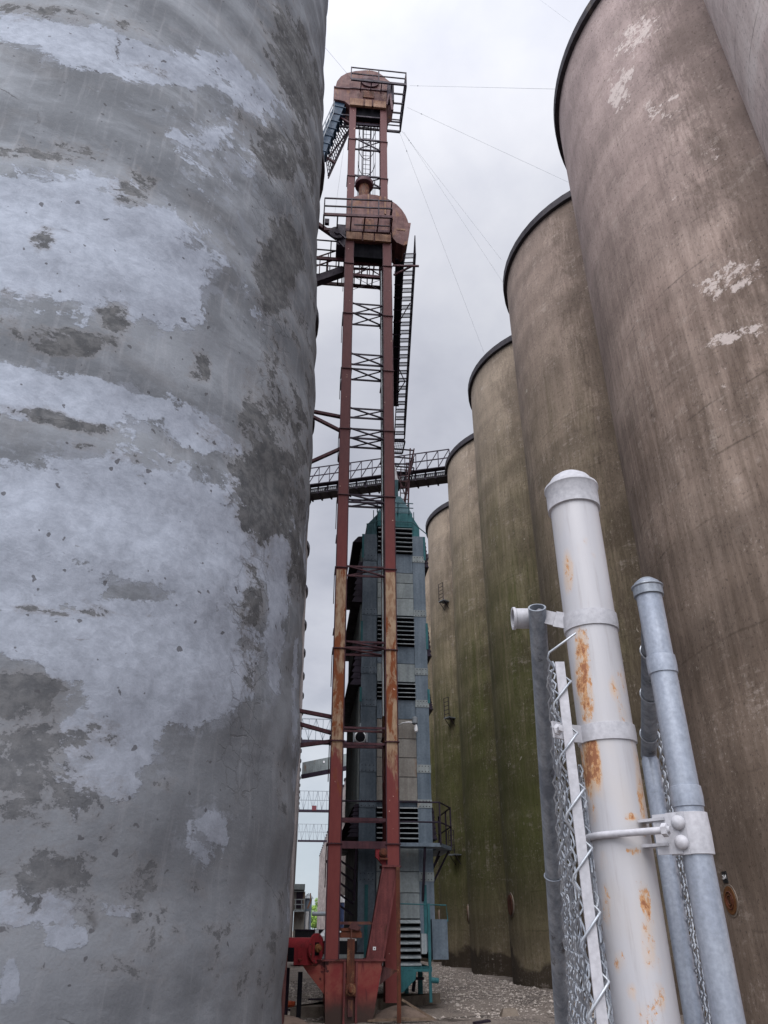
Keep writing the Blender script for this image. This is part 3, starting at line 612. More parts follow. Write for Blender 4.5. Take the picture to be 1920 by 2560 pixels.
# working platform in front of the head, rails round it
def platform(parent, fl, fr, depth, rail_h, floor_mat, rail_mat, sides='both', nj=4, name='platform'):
    zf = (fl.z+fr.z)/2; x0, x1, y0 = fl.x, fr.x, fl.y; y1 = y0+depth; mb = MB()
    mb.beam((x0,y0,fl.z),(x1,y0,fr.z),.06,.12); mb.beam((x0,y1,fl.z),(x1,y1,fr.z),.06,.12); mb.beam((x0,y0+.03,fl.z),(x0,y1-.03,fl.z),.06,.10); mb.beam((x1,y0+.03,fr.z),(x1,y1-.03,fr.z),.06,.10)
    for i in range(1, nj): x = x0+(x1-x0)*i/nj; zz = fl.z+(fr.z-fl.z)*i/nj; mb.beam((x,y0+.03,zz-.01),(x,y1-.03,zz-.01),.05,.07)
    fl_o = mb.build(name, floor_mat, parent)
    mb = MB()
    for hgt in (rail_h, rail_h*.52):
        mb.beam((x0,y0,fl.z+hgt),(x1,y0,fr.z+hgt),.045); 
        for x, zz in ((x0,fl.z),(x1,fr.z)): mb.beam((x,y0+.03,zz+hgt),(x,y1,zz+hgt),.04)
    for i in range(0, nj+1, 2 if nj > 3 else 1):
        x = x0+(x1-x0)*i/nj; zz = fl.z+(fr.z-fl.z)*i/nj; mb.beam((x,y0,zz+.06),(x,y0,zz+rail_h),.04,.04,(0,1,0))
    for x, zz in ((x0,fl.z),(x1,fr.z)): mb.beam((x,y1,zz+.06),(x,y1,zz+rail_h),.04,.04,(0,1,0))
    mb.build('railing', rail_mat, parent); return fl_o
flp, frp = A('ZA',165,475,18.3), A('ZA',1110,515,18.3)
platform(E1, flp, frp, .66, .88, M['purple_steel'], M['dark_steel'], nj=5)
mb = MB(); zz = flp.z-.02                                   # mid rails and stanchions seen through the open floor
mb.beam((.85,18.62,zz),(2.15,18.62,zz+.08),.035); mb.build('floor_bar', M['dark_steel'], E1)
q = A('ZA',215,570,18.35); MB().box((q.x-.10,18.32,q.z-.12),(q.x+.06,18.44,q.z+.10)).build('junction_box', M['dark_steel'], E1)
# lower landing on the left, behind the legs, with the raking walkway to the left silos
f1, f2 = A('ZA',165,985,19.4), A('ZA',450,992,19.4); f1b, f2b = A('ZA',160,1085,19.4), A('ZA',450,1110,19.4)
flz_ = f1b.z; mb = MB(); mb.beam((f1.x-.3,19.4,flz_),(lx(1,22)+.0,19.4,flz_),.07,.14); mb.beam((f1.x-.3,20.6,flz_),(lx(1,22)+.1,20.6,flz_),.07,.14)
for i in range(7): x = f1.x-.3+(lx(1,22)-f1.x+.3)*i/6; mb.beam((x,19.44,flz_),(x,20.56,flz_),.05,.06)
mb.build('landing', M['purple_steel'], E1)
mb = MB()
for hgt in (.45, .95):
    mb.beam((f1.x-.3,19.4,flz_+hgt),(lx(0,22)-.15,19.4,flz_+hgt),.04); mb.beam((f1.x-.3,20.6,flz_+hgt),(lx(1,22),20.6,flz_+hgt),.04)
for x in (f1.x-.3, f1.x+.25, lx(0,22)-.2): mb.beam((x,19.4,flz_+.05),(x,19.4,flz_+.97),.04,.04,(0,1,0)); mb.beam((x,20.6,flz_+.05),(x,20.6,flz_+.97),.04,.04,(0,1,0))
for x in (1.0,1.5,2.0): mb.beam((x,20.6,flz_+.05),(x,20.6,flz_+.97),.04,.04,(0,1,0))
mb.build('railing', M['dark_steel'], E1)
# inner stays and a small lower gantry between the legs
mb = MB(); ga, gb = A('ZA',570,1310,YF+.45), A('ZA',940,1345,YF+.45); mb.beam(ga, gb, .06, .12)
ta, tb = A('ZA',570,1160,YF+.45), A('ZA',975,1175,YF+.45); mb.beam(ta, tb, .06, .10)
for x in (655, 795, 930): mb.beam(A('ZA',x,1170,YF+.45), A('ZA',x,1325,YF+.45), .03, .03, (0,1,0))
mb.beam(A('ZA',600,1300,YF+.48), A('ZA',790,1225,YF+.48), .03); mb.beam(A('ZA',790,1225,YF+.48), A('ZA',930,1310,YF+.48), .03); mb.beam(A('ZA',570,1235,YF+.5), A('ZA',950,1245,YF+.5), .035); mb.build('gantry', M['purple_steel'], E1)
# grain spout crossing behind the legs, dark
MB().beam(A('ZA',640,960,YF+.9), A('ZA',860,1110,YF+1.1), .30, .28).build('cross_spout', M['dark_steel'], E1)
# struts to the left silos
def silo_pt(px, py): p, n_ = on_silo(px, py, -.49-RL, 19.31, RL); return p
def strut(lo, hi, w=.11): return MB().beam(lo, hi, w, w*.8).build('silo_strut', M['purple_steel'], E1)
for (pl0, pr0) in ((('Z2',65,1378),('Z2',280,1420)),(('Z2',65,1418),('Z2',275,1525)),(('Z2',45,1770),('Z2',275,1667)),(('Z4',158,130),('Z4',470,190)),(('Z4',150,245),('Z4',470,335)),(('Z4',142,452),('Z4',470,408))):
    hi = A(pr0[0], pr0[1], pr0[2], YF+.2); x_wall = -.45
    # end on the second silo wall
    lo = A(pl0[0], pl0[1], pl0[2], 19.2); d_ = lo-hi; t_ = (x_wall-.15-hi.x)/d_.x; strut(hi+d_*t_, hi)
a, b = A('ZA',120,645,19.3), A('ZA',345,800,19.3); d_ = a-b; strut(b+d_*((-.6-b.x)/d_.x), b, .17)
# raking walkway (dark) down to the left silos
a, b = A('ZA',85,1385,19.6), A('ZA',440,1262,19.6); d_ = a-b; a2 = b+d_*((-.62-b.x)/d_.x)
wk = MB().beam(a2, b, .28, .30).build('walkway', M['dark_steel'], E1)
mb = MB(); ofs = Vector((0,-.15,.16))
for hgt in (.45, .9): mb.beam(a2+ofs+Vector((0,0,hgt)), b+ofs+Vector((0,0,hgt)), .04)
for k in range(5): q = a2.lerp(b, k/4)+ofs; mb.beam(q, q+Vector((0,0,.9)), .035, .035, (0,1,0))
mb.build('walkway_rail', M['purple_steel'], wk)
# slanted casing from the right leg down to the boot, stub of sampler plate
tp = [A('Z5',962,160,YF),A('Z5',1083,162,YF)]; bt = [A('Z5',820,966,YF),A('Z5',955,968,YF)]
sl = MB().hexa([(bt[0].x,YF-.01,bt[0].z),(bt[1].x,YF-.01,bt[1].z),(bt[1].x,YF+.49,bt[1].z),(bt[0].x,YF+.49,bt[0].z)], [(tp[0].x,YF-.01,tp[0].z),(tp[1].x,YF-.01,tp[1].z),(tp[1].x,YF+.49,tp[1].z),(tp[0].x,YF+.49,tp[0].z)]).build('slanted_casing', M['red_brown'], E1)
mb = MB()
for i in (0, 1): mb.beam((bt[i].x,YF-.02,bt[i].z),(tp[i].x,YF-.02,tp[i].z),.045,.05,(0,1,0))
mb.box((tp[0].x-.04,YF-.06,tp[0].z-.015),(tp[1].x+.06,YF+.54,tp[0].z+.03)); mb.box((bt[0].x-.05,YF-.06,bt[0].z-.02),(bt[1].x+.05,YF+.54,bt[0].z+.02)); mb.build('casing_edge', M['red_brown'], sl)
q = A('Z5',885,868,YF-.02); st_ = MB().box((q.x-.032,YF-.018,q.z-.032),(q.x+.032,YF-.012,q.z+.032)).build('sticker', M['sign_white'], sl); st_['label'] = 'small white square sticker'
MB().box((q.x-.012,YF-.022,q.z-.016),(q.x+.012,YF-.0185,q.z+.012)).build('sticker_mark', M['sign_black'], sl)
pp = [A('Z4',862,1356,YF),A('Z4',968,1356,YF),A('Z4',968,1530,YF),A('Z4',930,1528,YF),A('Z4',862,1448,YF)]
sp_ = MB().prism([Vector((p.x,YF+.02,p.z)) for p in pp], (0,.12,0)).build('sampler_plate', M['red'], E1)
q = A('Z4',930,1412,YF); MB().lathe((q.x,YF+.015,q.z), [(.095,0),(.095,.07),(.06,.075),(.06,.12),(.001,.125)], 20, (0,-1,0)).build('sampler_knob', M['rust_plain'], sp_, 40)
q2 = A('Z4',935,1470,YF); MB().box((q2.x-.10,YF-.10,q2.z-.02),(q2.x+.09,YF+.015,q2.z+.02)).build('sampler_shelf', M['rust_plain'], sp_)
# upright angle iron beside the slanted casing
a, b = A('Z5',1094,165,YF-.06), A('Z5',1097,1512,YF-.06); b.z = 0; mb = MB(); mb.box((b.x-.045,YF-.09,0),(b.x+.045,YF-.075,a.z)); mb.box((b.x+.033,YF-.075,0),(b.x+.045,YF+.02,a.z)); mb.build('support_post', M['rust_plain'], E1)
# boot
bp = [A('Z5',457,978,YF),A('Z5',958,976,YF),A('Z5',862,1515,YF),A('Z5',457,1515,YF)]
for p in bp[2:]: p.z = -.02
boot = MB().prism([Vector((p.x,YF-.05,p.z)) for p in bp], (0,.62,0)).build('boot', M['boot'], E1)
zt_ = bp[0].z; mb = MB(); mb.box((bp[0].x-.05,YF-.10,zt_),(bp[1].x+.05,YF+.62,zt_+.03)); mb.build('boot_flange', M['red_brown'], boot)
xa, xb = A('Z5',625,1100,YF-.1).x, A('Z5',730,1100,YF-.1).x; zc = A('Z5',680,785,YF-.1).z
mb = MB()
for x in (xa, xb): mb.box((x-.022,YF-.16,.0),(x+.022,YF-.052,zt_-.01))
pieces(mb, 'take_up_rail', M['red_brown'], boot)
tk = MB().box((xa+.05,YF-.15,.52),(xb-.05,YF-.055,zc)).build('take_up_channel', M['rust_plain'], boot)
q = A('Z5',680,1225,YF-.2); MB().lathe((q.x,YF-.15,q.z), [(.11,0),(.11,.06),(.055,.07),(.05,.13),(.001,.135)], 20, (0,-1,0)).build('bearing', M['rust_plain'], tk, 40)
MB().box((q.x-.115,YF-.172,q.z-.12),(q.x+.115,YF-.152,q.z+.11)).build('bearing_plate', M['rust_plain'], tk)
MB().box((q.x-.05,YF-.12,.12),(q.x+.05,YF-.056,.42)).build('lower_slot', M['rust_brown'], tk)
xc = (xa+xb)/2; mb = MB(); mb.tube([(xc,YF-.1,zc-.1),(xc,YF-.1,A('Z5',690,700,YF-.1).z)], .018, 8); mb.build('take_up_screw', M['rust_brown'], boot)
mb = MB(); a, b = A('Z5',590,690,YF), A('Z5',775,775,YF); mb.box((a.x,YF-.05,b.z),(b.x,YF+.25,b.z+.10)); mb.box((a.x+.03,YF-.03,b.z+.1),(b.x-.02,YF+.2,a.z-.05)); mb.box((a.x,YF-.06,a.z-.06),(b.x-.05,YF+.25,a.z)); mb.build('boot_cross_member', M['rust_plain'], E1)
pl2 = [A('Z5',690,640,YF-.08),A('Z5',775,685,YF-.08),A('Z5',740,715,YF-.08),A('Z5',660,690,YF-.08)]; MB().prism([Vector((p.x,YF-.09,p.z)) for p in pl2], (0,.02,0)).build('loose_plate', M['rust_brown'], E1)
mb = MB(); a = A('Z5',592,640,YF+.3); mb.box((lx(0,2)+.15,YF+.28,a.z-.05),(lx(1,2)-.1,YF+.34,a.z+.01)); mb.build('boot_tie', M['rust_brown'], E1)
tri = [A('Z5',950,1020,YF+.2),A('Z5',1085,1060,YF+.2),A('Z5',930,1185,YF+.2)]; MB().prism([Vector((p.x,YF+.2,p.z)) for p in tri], (0,.03,0)).build('gusset', M['rust_brown'], boot)
# inlet hopper between auger and boot
ih = [A('Z5',225,955,YF),A('Z5',457,970,YF),A('Z5',457,1275,YF),A('Z5',300,1070,YF)]
hp = MB().hexa([(ih[3].x,YF+.05,ih[3].z),(ih[2].x,YF+.05,ih[2].z),(ih[2].x,YF+.40,ih[2].z),(ih[3].x,YF+.40,ih[3].z)], [(ih[0].x,YF-.12,ih[0].z),(ih[1].x,YF-.02,ih[1].z),(ih[1].x,YF+.52,ih[1].z),(ih[0].x,YF+.60,ih[0].z)]).build('inlet_hopper', M['boot'], E1)

# ---- rear, taller elevator
YR = 20.2
E2 = thing('bucket_elevator', 'taller bucket elevator behind, with caged ladder and square guarded platform around its top head', 'grain elevator', (1.42, 20.4, 0))
def lx2(side, z): return (.725-.0047*(z-32)) if side == 0 else (2.095-.0060*(z-32))
ztop = 33.9; fz2 = [A('ZB',560,y,YR).z for y in (1095,1605)]; fz2 = sorted(fz2 + [3.2,6.2,9.2,12.2,15.2,18.2,21.2,24.2])
for side in (0, 1):
    zz = [.25]+fz2+[ztop]; mb = MB()
    for a, b in zip(zz[:-1], zz[1:]):
        xa_, xb_ = lx2(side,a), lx2(side,b); w0 = .142
        mb.hexa([(xa_-w0,YR,a+.012),(xa_+w0,YR,a+.012),(xa_+w0,YR+.5,a+.012),(xa_-w0,YR+.5,a+.012)], [(xb_-w0,YR,b-.012),(xb_+w0,YR,b-.012),(xb_+w0,YR+.5,b-.012),(xb_-w0,YR+.5,b-.012)])
    leg = mb.build('leg', M['leg'], E2); mb = MB()
    for z in zz[1:-1]: mb.box((lx2(side,z)-.175,YR-.035,z-.011),(lx2(side,z)+.175,YR+.535,z+.011))
    pieces(mb, 'flange', M['purple_steel'], leg)
for (y0, y1) in ((1100,1255),(1605,1765)):
    z1, z0 = A('ZB',760,y0+8,YR+.05).z, A('ZB',760,y1-8,YR+.05).z; xl, xr = lx2(0,z0)+.145, lx2(1,z0)-.145; mb = MB()
    mb.beam((xl,YR+.05,z1),(xr,YR+.05,z1),.06,.07); mb.beam((xl,YR+.05,z0),(xr,YR+.05,z0),.06,.06); mb.beam((xl,YR+.02,z1),(xr,YR+.02,z0),.05); mb.beam((xl,YR+.08,z0),(xr,YR+.08,z1),.035); mb.build('brace', M['dark_steel'], E2)
for z in (4.2,): MB().beam((lx2(0,z)+.145,YR+.25,z),(lx2(1,z)-.145,YR+.25,z),.05).build('brace', M['purple_steel'], E2)
ho = [(305,545),(303,385),(322,385),(345,300),(400,232),(480,186),(600,158),(740,146),(830,152),(905,172),(980,222),(1020,262),(1070,300),(1132,335),(1135,580),(1050,640),(520,632),(450,575)]
pts = [A('ZB',x,y,YR) for x, y in ho]; hd2 = MB().prism([Vector((p.x,YR-.02,p.z)) for p in pts], (0,.95,0)).build('head', M['rust_brown'], E2)
mb = MB()
for (x0,y0,x1,y1,dz) in ((303,385,520,402,.05),(520,395,1060,440,.03)):
    a, b = A('ZB',x0,y0,YR), A('ZB',x1,y1,YR); mb.beam((a.x,YR-.04,a.z),(b.x,YR-.04,b.z),.05,.09)
mb.build('hood_flange', M['purple_steel'], hd2)
mb = MB()
for x in (768, 795): a, b = A('ZB',x,150,YR), A('ZB',x,235,YR); mb.box((a.x-.02,YR-.035,b.z),(a.x+.02,YR-.01,a.z))
pieces(mb, 'seam_strip', M['tan_steel'], hd2)
q = A('ZB',800,300,YR); MB().lathe((q.x,YR-.02,q.z-.1), [(.42,0),(.42,.08),(.12,.09),(.12,.16),(.001,.165)], 28, (0,-1,0)).build('pulley_guard', M['purple_steel'], hd2, 40)
z0, z1 = A('ZB',700,635,YR-.1).z, A('ZB',700,545,YR-.1).z; x0, x1 = A('ZB',525,580,YR).x, A('ZB',1020,600,YR).x
for a, b in ((0,.37),(.41,.6),(.65,1.0)): MB().box((x0+(x1-x0)*a,YR-.12,z0),(x0+(x1-x0)*b,YR-.025,z1)).build('head_panel', M['tan_steel'], hd2)
a, b = A('ZB',705,440,YR), A('ZB',855,545,YR); MB().box((a.x,YR-.07,b.z),(b.x,YR-.022,a.z)).build('inspection_door', M['rust_plain'], hd2)
MB().box((lx2(0,33)+.142,YR+.1,ztop-.72),(lx2(1,33)-.142,YR+.3,ztop-.05)).build('shaft_casing', M['black_hole'], E2)
a, b = A('ZB',1040,360,YR-.2), A('ZB',1130,580,YR-.2); mo = MB().box((a.x,YR-.28,b.z),(b.x,YR-.03,a.z)).build('drive_motor', M['dark_steel'], E2)
mb = MB(); mb.beam(A('ZB',1060,480,YR-.32), A('ZB',1035,620,YR-.32), .06); mb.beam(A('ZB',1080,480,YR-.32), A('ZB',1110,700,YR-.32), .10); pieces(mb, 'motor_bracket', M['purple_steel'], mo)
# top platform: square frame with open floor, wrapping the right side
fl, fr = A('ZB',540,275,19.7), A('ZB',1303,345,19.7); zf = fr.z; X0, X1, Y0_, Y1_ = fl.x, fr.x, 19.7, 21.95; mb = MB()
mb.beam((X0,Y0_,zf),(X1,Y0_,zf),.07,.13); mb.beam((X1,Y0_+.035,zf),(X1,Y1_,zf),.07,.13); mb.beam((X0-.4,Y1_+.035,zf),(X1,Y1_+.035,zf),.07,.13)
xin = 2.42; mb.beam((xin,Y0_+.035,zf),(xin,Y1_,zf),.06,.10)
for k in range(1, 5): y = Y0_+(Y1_-Y0_)*k/5; mb.beam((xin+.03,y,zf),(X1-.035,y,zf),.05,.08)
for k in range(1, 4): x = X0+(xin-X0)*k/4; mb.beam((x,Y0_+.035,zf),(x,YR-.03,zf),.04,.06)
for k in range(1, 5): x = X0-.4+(xin-X0+.4)*k/5; mb.beam((x,21.25,zf),(x,Y1_,zf),.04,.06)
mb.beam((X0-.4,21.2,zf),(xin,21.2,zf),.06,.10); mb.build('platform', M['dark_steel'], E2)
mb = MB()
for hgt in (.46, .92):
    mb.beam((X0,Y0_,zf+hgt),(X1,Y0_,zf+hgt),.045); mb.beam((X1,Y0_+.03,zf+hgt),(X1,Y1_,zf+hgt),.045); mb.beam((X0-.4,Y1_+.03,zf+hgt),(X1,Y1_+.03,zf+hgt),.045)
for x, y in ((X0,Y0_),((X0+X1)/2,Y0_),(X1,Y0_),(X1,20.8),(X1,Y1_+.03),((X0+X1)/2,Y1_+.03),(X0-.4,Y1_+.03)): mb.beam((x,y,zf+.06),(x,y,zf+.94),.05,.05,(0,1,0))
mb.build('railing', M['dark_steel'], E2)
# lower ring beam under the top platform, back side
zc_ = A('ZB',760,905,YR+.3).z; mb = MB(); mb.beam((lx2(0,31)-.4,YR+.3,zc_),(lx2(1,31)-.145,YR+.3,zc_+.05),.08,.14); mb.beam((lx2(0,31)-.9,YR+.1,A('ZB',300,720,YR).z),(lx2(1,31)-.1,YR+.1,A('ZB',900,775,YR).z),.06,.07); pieces(mb, 'ring_beam', M['dark_steel'], E2)
# caged ladder between the legs
xl_, xr_, yl = A('ZB',706,1300,YR+.62).x, A('ZB',812,1300,YR+.62).x, YR+.62; mb = MB()
for x in (xl_, xr_): mb.beam((x,yl,24.6),(x,yl,zf+.9),.045,.03,(0,1,0))
for k in range(int((zf-24.7)/.3)): mb.tube([(xl_,yl,24.7+.3*k),(xr_,yl,24.7+.3*k)], .011, 5)
ld = mb.build('ladder', M['dark_steel'], E2); mb = MB(); xm = (xl_+xr_)/2
for k in range(11):
    z = zf-.6-1.15*k
    if z < 25: break
    mb.tube([(xm-.37*math.cos(a), yl+.03+.68*math.sin(a), z) for a in [math.pi*i/14 for i in range(15)]], .016, 5)
for a in (.0,.55,1.05,1.57,2.09,2.6,math.pi): mb.beam((xm-.37*math.cos(a),yl+.03+.68*math.sin(a),25.2),(xm-.37*math.cos(a),yl+.03+.68*math.sin(a),zf-.3),.02,.012,(0,1,0))
mb.build('ladder_cage', M['dark_steel'], ld)
# blue spout from the head down to the left silos with its lattice catwalk
p0, p1 = A('ZB',430,620,YR+.3), A('ZB',150,1250,YR+.3); d_ = p1-p0; sp1 = p0+d_*1.25
bs = thing('grain_spout', 'blue square grain spout slanting down left from the top elevator head', 'spout', sp1)
MB().beam(p0+Vector((-.05,0,.2)), sp1, .44, .44, (0,1,0)).build('casing', M['blue_spout'], bs)
mb = MB()
for k in range(9): q = p0.lerp(sp1, k/8); dn = d_.normalized(); mb.beam(q-dn*.02, q+dn*.02, .50, .50, (0,1,0))
mb.build('joint_band', M['blue_spout'], bs)
MB().hexa([A('ZB',395,560,YR+.05),A('ZB',480,600,YR+.05),A('ZB',480,600,YR+.55),A('ZB',395,560,YR+.55)], [A('ZB',450,560,YR+.05),A('ZB',505,640,YR+.05),A('ZB',505,640,YR+.55),A('ZB',450,560,YR+.55)]).build('inlet_collar', M['rust_brown'], bs)
ca = [A('ZB',400,830,YR+.9), A('ZB',510,975,YR+.9)]; cb = [A('ZB',190,1350,YR+.9), A('ZB',225,1600,YR+.9)]
cw = thing('catwalk', 'black lattice catwalk hanging beside the blue spout', 'catwalk', cb[1]); mb = MB()
e0 = ca[0]+(ca[0]-cb[0])*.08; o0 = ca[1]
for a, b, w_ in ((ca[0],cb[0],.05),(ca[1],cb[1],.07)): mb.beam(a, b, w_)
mb.build('stringer', M['dark_steel'], cw); mb = MB()
for k in range(15): t_ = k/14; mb.beam(ca[0].lerp(cb[0],t_), ca[1].lerp(cb[1],t_), .035)
for s_ in (.25,.5,.75): mb.beam(ca[0].lerp(ca[1],s_), cb[0].lerp(cb[1],s_), .022)
mb.build('grating', M['dark_steel'], cw); mb = MB(); mb.beam(ca[1]+Vector((0,.2,.3)), cb[0]+Vector((0,.2,0)), .06); mb.beam(ca[1]+Vector((0,.5,.5)), cb[1]+Vector((0,.5,.5)), .05); mb.beam(A('ZB',320,750,YR+.2), A('ZB',600,925,YR+.2), .08); mb.beam(A('ZB',185,1340,YR+.7), A('ZB',320,1425,YR+.7), .08); mb.build('brace', M['purple_steel'], cw)
mb = MB(); hr = Vector((0,0,.9))
mb.tube([A('ZB',310,570,YR-.1), A('ZB',130,965,YR-.1)], .025, 6); mb.tube([A('ZB',300,720,YR-.1), A('ZB',120,1150,YR-.1)], .025, 6); mb.tube([A('ZB',290,750,YR-.1), A('ZB',110,1180,YR-.1)], .02, 6)
for k in range(4): t_ = k/3; mb.tube([A('ZB',310,570,YR-.1).lerp(A('ZB',130,965,YR-.1),t_), A('ZB',300,720,YR-.1).lerp(A('ZB',120,1150,YR-.1),t_)], .018, 6)
mb.build('handrail', M['far_steel'], cw)
# guy wires
gw = [((885,185),19.9,'B',(1186,192)),((880,232),20.2,'C',(1235,397)),((868,283),21.9,'C',(1076,552)),((872,285),21.9,'C2',(1081,602)),((862,283),21.9,'D',(1041,750))]
cyk = dict(B=14.13, C=23.03, C2=23.03, D=31.18)
GL = ['level guy wire running right from the top platform to the huge brown silo','guy wire sloping from the top platform to the rim of the dark brown silo','upper of two close guy wires dropping right below the top platform','lower of two close guy wires dropping right below the top platform','steepest guy wire falling from the top platform towards the mossy silo']
for i, ((x, y), Ys, kk, (x2, y2)) in enumerate(gw):
    p0 = at(x*K, y*K, Ys); Yd = cyk[kk]-1.2; p1 = at(x2*K, y2*K, Yd)
    d_ = p1-p0
    mb = MB(); mb.tube([p0, p1+d_*.03], .0045, 5)
    q = p0.lerp(p1, .08); mb.tube([q, q+d_*.006], .018, 6)
    tag(mb.build('guy_wire', M['slat']), GL[i], 'cable', 'guy wires of the elevators')
for (a, Ya, b, Yb, lab) in (((755,165),20.2,(700,100),15.5,'guy wire rising left from the top head behind the near silo'),((752,250),20.6,(722,470),26,'faint guy wire hanging left of the tall elevator legs'),((1160,-5),18,(1232,48),15.0,'short guy wire crossing the sky at the top beside the huge brown silo')):
    tag(MB().tube([at(a[0]*K,a[1]*K,Ya), at(b[0]*K,b[1]*K,Yb)], .0045, 5).build('guy_wire', M['slat']), lab, 'cable', 'guy wires of the elevators')

# ---- dark spout and stair from the front head to the dryer
s0, s1 = A('Z2',734,110,YF+.45), A('Z2',696,1330,23.9)
ds = thing('grain_spout', 'dark square grain spout dropping from the front elevator head beside the steep stair', 'spout', s1)
MB().beam(s0, s1, .28, .28).build('casing', M['black_hole'], ds); mb = MB()
for k in range(14): q = s0.lerp(s1, k/13); dn = (s1-s0).normalized(); mb.beam(q-dn*.02, q+dn*.02, .33, .33)
mb.build('joint_band', M['dark_steel'], ds)
q0 = A('Z2',745,75,YF+.35); MB().box((q0.x-.14,YF+.22,q0.z-.16),(q0.x+.14,YF+.72,q0.z+.1)).build('inlet_collar', M['rust_brown'], ds)
oa, ob = A('Z2',856,165,YF+.1), A('Z2',772,1590,24.6); ia, ib = A('Z2',768,168,YF+.1), A('Z2',694,1590,24.6)
stair = thing('steel_stair', 'long steep steel stair with mesh treads running down beside the dark spout', 'stair', ob)
mb = MB(); mb.beam(oa, ob, .045, .11); mb.build('stringer', M['dark_steel'], stair); mb = MB(); mb.beam(ia, ib, .035, .07); mb.build('stringer', M['dark_steel'], stair)
NS = 23
for k in range(NS+1):
    t_ = k/NS; a, b = ia.lerp(ib, t_), oa.lerp(ob, t_); mb = MB(); yv = Vector((0,.20,0)); mb.beam(a, b, .026, .03); mb.beam(a+yv, b+yv, .026, .03)
    for j in range(1, 4): mb.beam(a+yv*j/4+(b-a)*.12, b+yv*j/4-(b-a)*.08, .012, .012)
    for s_ in (.06, .94): mb.beam(a.lerp(b,s_), a.lerp(b,s_)+yv, .02)
    mb.build('tread', M['dark_steel'], stair)
mb = MB(); hr = Vector((0,0,.95))
mb.tube([oa+hr, ob+hr], .022, 6); mb.tube([oa+hr*.5, ob+hr*.5], .018, 6)
for k in range(7): q = oa.lerp(ob, k/6); mb.tube([q, q+hr], .02, 6)
mb.build('handrail', M['dark_steel'], stair)
mb = MB(); mb.beam(A('Z2',680,258,YF+.3), A('Z2',882,262,YF+.3), .06); mb.beam(A('Z2',690,330,YF+.5), A('Z2',830,262,YF+.5), .06); mb.beam(A('Z2',730,690,21.3), A('Z2',815,545,21.0), .03); mb.beam(A('Z2',720,1030,22.6), A('Z2',775,1150,23.0), .03); mb.beam(A('Z2',695,1280,23.6), A('Z2',775,1150,23.2), .03); pieces(mb, 'stair_brace', M['purple_steel'], stair)
# landing tower between the stair and the dryer roof
zl = ob.z-.1; x0, x1 = ib.x, ob.x+.02
lt = thing('stair_landing', 'steel landing and ladder frame standing on the dryer roof at the foot of the stair', 'platform', (x0, 24.6, 15.2))
mb = MB(); mb.beam((x0,24.6,zl),(x1,24.6,zl),.05,.08); mb.beam((x0,25.5,zl),(x1,25.5,zl),.05,.08); mb.beam((x0,24.63,zl),(x0,25.47,zl),.05,.07); mb.beam((x1,24.63,zl),(x1,25.47,zl),.05,.07)
for k in range(1, 8): mb.beam((x0+.03,24.6+.9*k/8,zl+.01),(x1-.03,24.6+.9*k/8,zl+.01),.012)
for k in range(1, 6): mb.beam((x0+(x1-x0)*k/6,24.63,zl+.02),(x0+(x1-x0)*k/6,25.47,zl+.02),.012)
z2 = A('ZC',1080,390,24.6).z; xr2 = A('ZC',1200,390,24.6).x
for zz_ in (z2, A('ZC',1080,290,24.6).z, A('ZC',1080,200,24.6).z): mb.beam((x0-.05,24.55,zz_+.02),(xr2,24.55,zz_-.01),.045); mb.beam((x0-.05,25.6,zz_),(xr2,25.6,zz_),.045); mb.beam((xr2,24.6,zz_),(xr2,25.6,zz_),.04)
for k in range(1, 6): mb.beam((x0,24.58+k*.17,z2),(xr2,24.58+k*.17,z2),.02)
mb.build('floor', M['dark_steel'], lt); mb = MB(); zb_ = A('ZC',1135,840,24.6).z
for (xa_, xb_) in ((A('ZC',1160,300,24.6).x, A('ZC',1135,830,24.6).x),(A('ZC',1200,205,24.6).x, A('ZC',1090,780,24.6).x)):
    for y in (24.55, 25.6): mb.beam((xa_,y,z2+.9),(xb_,y,zb_),.05,.05,(0,1,0))
mb.beam((x0-.02,24.55,z2),(A('ZC',1110,700,24.6).x,24.55,zb_+.5),.04); mb.build('post', M['purple_steel'], lt); mb = MB()
for k in range(7): zq = zb_+.1+k*(z2-zb_)/7; mb.beam((A('ZC',1045,700,24.6).x,24.5,zq),(A('ZC',1130,700,24.6).x+.05*k/7,24.5,zq),.03)
for s_ in (1045, 1128): mb.beam((A('ZC',s_,700,24.6).x,24.5,zb_),(A('ZC',s_,700,24.6).x+.05,24.5,z2),.03,.03,(0,1,0))
mb.build('ladder', M['purple_steel'], lt)

